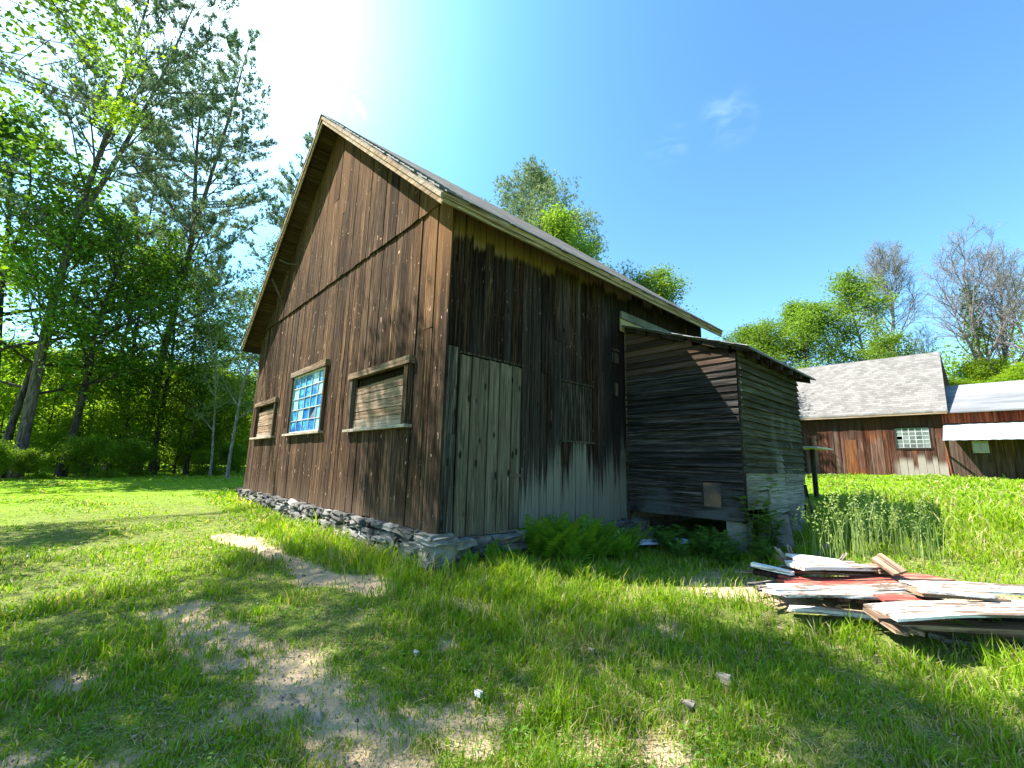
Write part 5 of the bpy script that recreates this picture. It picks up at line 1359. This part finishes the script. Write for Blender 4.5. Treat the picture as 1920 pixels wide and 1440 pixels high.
# low layers
pboard('board', (1478, 1142), (1645, 1160), -.36, -.36, .09, .03, 'wpaint2', 'thin worn board lying lowest in front of the front white board')
pboard('board', (1655, 1168), (1950, 1178), -.30, -.29, .26, .03, 'scrap', 'wide brown board under the lower right white board')
pboard('board', (1640, 1145), (1705, 1188), -.27, -.30, .16, .025, 'scrap', 'short brown board poking out at an angle under the right white board')
pboard('board', (1760, 1196), (1950, 1212), -.38, -.38, .10, .03, 'stick', 'grey split board lowest at the right picture edge')
pboard('board', (1800, 1180), (1960, 1196), -.33, -.33, .12, .03, 'scrap', 'dark brown board between the lowest boards at the right edge')
pboard('board', (1500, 1116), (1660, 1128), -.33, -.32, .22, .03, 'dark', 'blackened board in the gap under the front white board')
pboard('board', (1700, 1150), (1940, 1160), -.29, -.28, .3, .025, 'dark', 'blackened wide board below the lower right white board')
pboard('board', (1895, 1215), (1990, 1275), -.40, -.44, .12, .03, 'rpaint', 'dull red board in the grass at the right edge')
# red and white boards
def pq(name, lt, lb_, rt, rb, z0, z1, t, mat, label, **k):
    a, b_, c, d_ = onz(*lt, z0), onz(*lb_, z0), onz(*rt, z1), onz(*rb, z1)
    A, B = (a+b_)/2, (c+d_)/2; x = unit(np.cross(unit(B-A), [0, 0, 1.])); w = (abs((b_-a)@x)+abs((d_-c)@x))/2
    return board(name, A, B, w, t, mat, label, **k)
pq('red_board', (1487, 1070), (1480, 1077), (1755, 1079), (1762, 1085), -.195, -.195, .02, 'rpaint', 'faded red board furthest back in the pile')
pq('red_board', (1480, 1078.5), (1472, 1086), (1770, 1086), (1776, 1091), -.20, -.195, .02, 'rpaint', 'faded red board in the middle of the three red ones')
pq('red_board', (1472, 1087), (1464, 1096), (1735, 1091), (1740, 1098), -.205, -.205, .02, 'rpaint', 'faded red board with peeling left end, just behind the front white boards')
pq('red_board', (1652, 1121), (1645, 1133), (1775, 1124), (1768, 1135), -.205, -.205, .02, 'rpaint', 'short red board between the two front white boards')
pq('white_board', (1447, 1097), (1448, 1107.5), (1700, 1094), (1712, 1106), -.175, -.185, .016, 'wpaint', 'front white board, the further of the pair with shaded left ends')
pq('white_board', (1444, 1109), (1452, 1119), (1712, 1107), (1716, 1118), -.19, -.18, .016, 'wpaint', 'front white board, the nearer of the pair with shaded left ends')
pq('white_board', (1716, 1097), (1716, 1104), (1990, 1091), (1990, 1119), -.165, -.15, .016, 'wpaint', 'long wide white board running out at the right edge, behind the lower one')
pq('white_board', (1646, 1135), (1660, 1160), (1990, 1130), (1990, 1160), -.185, -.17, .016, 'wpaint', 'wide white board lying lowest on the right, nearest the camera')
pq('white_board', (1487, 1057), (1490, 1070), (1625, 1057), (1625, 1070), -.13, -.13, .028, 'wpaint', 'short thick white board at the back of the pile')
pq('white_board', (1481, 1041), (1488, 1050), (1580, 1055), (1572, 1062), -.09, -.12, .022, 'wpaint2', 'thin white board lying topmost at the back left')
pq('board', (1626, 1058), (1626, 1071), (1655, 1058), (1660, 1071), -.125, -.13, .03, 'scrap', 'broken brown board end beside the short white board')
pq('board', (1716, 1106), (1718, 1116), (1885, 1115), (1880, 1128), -.15, -.15, .02, 'scrap', 'splintered brown board between the long and the lower white boards')
pq('board', (1722, 1110), (1722, 1113), (1870, 1119), (1868, 1123), -.125, -.13, .018, 'wpaint2', 'narrow cracked white strip lying across the splintered brown board')
# the standing board, foot on the pile
ft = onz(1690, 1078, -.13); hd = onz(1640, 1043, -.02)
dd_ = ray(1638, 1042); tt_ = np.linalg.norm((ft-CAM)[:2])/np.linalg.norm(dd_[:2]); hd = CAM+dd_*tt_*1.02
pb = board('standing_board', ft, hd, .11, .03, 'scrap', 'brown plank propped upright, leaning out of the pile', roll=.5, ragged=.03)
# blue-white board in the shade, and the heap of sticks
pboard('board', (1412, 1060), (1487, 1076), -.17, -.18, .09, .03, 'wpaint2', 'bluish white board lying in the shade at the left of the pile')
pboard('board', (1416, 1070), (1500, 1086), -.21, -.22, .10, .04, 'dark', 'black beam end under the shaded white board')
pboard('board', (1470, 1050), (1500, 1062), -.15, -.16, .11, .04, 'scrap', 'dark brown board end at the back left of the pile')
for i in range(22):
    u, v = rp.uniform(1385, 1480), rp.uniform(1062, 1112); z = -.29+rp.uniform(0, .07); L = rp.uniform(25, 75); a = rp.uniform(-.5, .55)
    pboard('stick', (u, v), (u+L*math.cos(a), v+L*math.sin(a)*.4), z, z+rp.uniform(-.03, .05), rp.uniform(.015, .045), .015, 'stick', 'grey splintered stick in the dark heap left of the scrap boards', cat='stick', group='sticks heaped left of the scrap pile', n=3)
for (p0, p1, z0, z1, w, l) in [((1470, 1052), (1452, 1028), -.16, .0, .03, 'dark splintered stick pointing up at the back of the stick heap'), ((1476, 1054), (1462, 1034), -.14, .02, .035, 'second dark stick pointing up, beside the first'), ((1486, 1050), (1474, 1022), -.14, .03, .025, 'thin bluish stick rising highest from the stick heap')]:
    A = onz(*p0, z0); d_ = ray(*p1); B = CAM+d_*np.linalg.norm((A-CAM)[:2])/np.linalg.norm(d_[:2]); board('stick', A, B, w, .02, 'stick', l, 'stick', 'sticks heaped left of the scrap pile', n=3)
A = ground_at(1532, 1048); d_ = ray(1556, 1018); B = CAM+d_*np.linalg.norm((A-CAM)[:2])/np.linalg.norm(d_[:2])
board('stake', A, B, .06, .03, 'stick', 'grey stake leaning out of the grass behind the pile', 'stake', None)
A = onz(1570, 1056, -.14); d_ = ray(1582, 1038); B = CAM+d_*np.linalg.norm((A-CAM)[:2])/np.linalg.norm(d_[:2])
board('stake', A, B, .03, .02, 'sill', 'pale thin stake right of the grey one', 'stake', None)
# blocks, metal sheet, leaning board, litter
P = np.array([1.92, 4.15, gzz(1.92, 4.15)])
b = MB(); block(b, P-np.array([0, 0, .01]), (.2, .2, .4), .3, .12); tag(b.build('cinder_block', M['concrete'], loc=tuple(P)), 'tilted grey hollow block standing in front of the shed skirting', 'block')
P = np.array([1.80, 5.0, gzz(1.8, 5.0)])
b = MB(); block(b, P, (.2, .22, .4), 1.57, 0); tag(b.build('cinder_block', M['concrete'], loc=tuple(P)), 'upright hollow block under the shed skirting, behind the tilted one', 'block')
P = ground_at(1500, 985)
b = MB(); b.bar((1.86, 5.75, gzz(1.86, 5.75)-.03), (1.76, 5.83, .48), .13, .025, (1, .2, 0)); tag(b.build('leaning_board', M['corner'], loc=(1.86, 5.75, gzz(1.86, 5.75))), 'grey board leaning on the far corner of the shed', 'board')
P = np.array([.55, 3.05, gzz(.55, 3.05)]); b = MB(); V = []; F = []
xs = np.linspace(0, .55, 23)
for i, u in enumerate(xs):
    w_ = .018*math.sin(i*1.5708)
    for q in (0, 1):
        V += [(P[0]-.3+u*.75, P[1]-.1+u*.35-.0+q*.0, 0)]
V = []; n = 15
for i in range(n):
    s = i/(n-1); w_ = .02 if i % 3 == 0 else 0
    a = P+np.array([-.25+.22*s, -.16+.34*s*.0-.22*s+.2, .05+w_]); c = a+np.array([.55, .42, .06])
    V += [a, c, c-np.array([0, 0, .004]), a-np.array([0, 0, .004])]
F = []
for i in range(n-1):
    for q in range(4): F.append((i*4+q, i*4+(q+1) % 4, i*4+4+(q+1) % 4, i*4+4+q))
b.add(V, F); tag(b.build('metal_sheet', M['metal'], loc=tuple(P)), 'ribbed metal sheet lying in the weeds at the foot of the dark wall', 'metal sheet')
# dead leaves and chips
m, g = newmat('dead_leaves'); rn = g.rnd()
g.surf(g.bsdf(g.ramp(rn, [(0, (.08, .05, .03)), (.6, (.20, .14, .085)), (.93, (.30, .23, .16)), (1, (.50, .46, .40))]), .8, .2)); M['dead'] = m
r = np.random.default_rng(77); n = 4200; az = YAW+r.uniform(-R(58), R(58), n); rr = np.exp(r.uniform(math.log(.9), math.log(9), n)); x = CAM[0]+rr*np.cos(az); y = CAM[1]+rr*np.sin(az)
k_ = ~in_rect(x, y, WX-.1, .1, -.1, 6) & ~in_rect(x, y, 0, SX, SY-.1, SYE); k_ &= r.random(n) < .25+.75*smooth(.45, .65, fbm(x, y, 1.5, 88)); x, y = x[k_], y[k_]
b = MB(); leaves(b, np.c_[x, y, gz(x, y)+.010], .032, r, .75, .6); tag(b.build('leaf_litter', M['dead']), 'dry leaves and wood crumbs scattered through the grass', 'leaf litter', kind='stuff')
ch = None
for i, (u, v, s, l) in enumerate([(1292, 1328, .06, 'pale wood chip in the grass, right of centre'), (1362, 1288, .075, 'upright pale wood chip in the grass, furthest right'), (898, 1308, .05, 'whitish chip in the shaded grass below the corner block'), (780, 1230, .04, 'small whitish chip left of the shaded grass chip'), (1330, 1118, .05, 'pale chip near the scrap heap'), (1110, 1225, .04, 'tan chip in the middle of the grass'), (1150, 1360, .05, 'grey chip near the bottom edge')]):
    P = ground_at(u, v); b = MB(); stone(b, P+np.array([0, 0, .02]), (s, s*.6, s*(1.2 if i == 1 else .6)), 700+i); tag(b.build('wood_chip', M['sill'] if i not in (2, 3) else M['wpaint2'], loc=tuple(P)), l, 'wood chip', 'pale chips in the grass')

# low clover and plantain leaves between the blades, and crumbs on the bare earth
r = np.random.default_rng(131); n = 42000; az = YAW+r.uniform(-R(60), R(60), n); rr = np.exp(r.uniform(math.log(.9), math.log(12), n)); x = CAM[0]+rr*np.cos(az); y = CAM[1]+rr*np.sin(az)
k_ = ~in_rect(x, y, WX-.1, .15, -.1, 6.3) & ~in_rect(x, y, 0, SX, SY-.1, SYE); k_ &= r.random(n) < smooth(.45, .68, fbm(x, y, 2.3, 133))*.95+.03; k_ &= r.random(n) > dirt(x, y)*1.1; x, y = x[k_], y[k_]
b = MB(); leaves(b, np.c_[x, y, gz(x, y)+r.uniform(.008, .05, len(x))], .026, r, .8, .85); tag(b.build('clover', M['weed']), 'low clover and small round weed leaves among the grass', 'clover', kind='stuff')
n = 30000; az = YAW+r.uniform(-R(60), R(60), n); rr = np.exp(r.uniform(math.log(.9), math.log(12), n)); x = CAM[0]+rr*np.cos(az); y = CAM[1]+rr*np.sin(az); k_ = (r.random(n) < (dirt(x, y)-.25)*.55) & ~in_rect(x, y, WX-.1, .15, -.1, 6.3); x, y = x[k_], y[k_]; n = len(x)
c = np.c_[x, y, gz(x, y)-.022]; sz = r.gamma(1.6, .0042, n)[:, None, None]+.003
V = c[:, None]+np.array([(1, 0, 0), (-1, 0, 0), (0, 1, 0), (0, -1, 0), (0, 0, 1), (0, 0, -.6)])[None]*sz*r.uniform(.6, 1.4, (n, 6, 3)); k = np.arange(n)[:, None, None]*6
F = (k+np.array([(0, 2, 4), (2, 1, 4), (1, 3, 4), (3, 0, 4), (2, 0, 5), (1, 2, 5), (3, 1, 5), (0, 3, 5)])[None]).reshape(-1, 3)
b = MB(); b.add(V.reshape(-1, 3), [F]); tag(b.build('gravel', M['crumb']), 'grit and soil crumbs on the worn earth', 'gravel', kind='stuff')
# straw lying flat over the thin turf
n = 26000; az = YAW+r.uniform(-R(60), R(60), n); rr = np.exp(r.uniform(math.log(.9), math.log(10), n)); x = CAM[0]+rr*np.cos(az); y = CAM[1]+rr*np.sin(az); k_ = ~in_rect(x, y, WX-.1, .15, -.1, 6.3) & ~in_rect(x, y, 0, SX, SY-.1, SYE) & (r.random(n) < .25+.75*smooth(.4, .65, fbm(x, y, 1.9, 61))); x, y = x[k_], y[k_]; n = len(x)
a = r.uniform(0, 2*np.pi, n); L = r.uniform(.02, .07, n); d = np.c_[np.cos(a)*L, np.sin(a)*L, r.normal(.0, .012, n)]; w = np.c_[-np.sin(a), np.cos(a), np.zeros(n)]*(.0007+.0005*np.hypot(x-CAM[0], y-CAM[1]))[:, None]; P = np.c_[x, y, gz(x, y)+r.uniform(.004, .03, n)]
V = np.stack([P-w, P+w, P+d+w*.5, P+d-w*.5], 1).reshape(-1, 3); b = MB(); b.add(V, [np.arange(n*4).reshape(-1, 4)]); tag(b.build('dry_grass', M['straw']), 'dead straw lying through the thin grass', 'dry grass', kind='stuff')
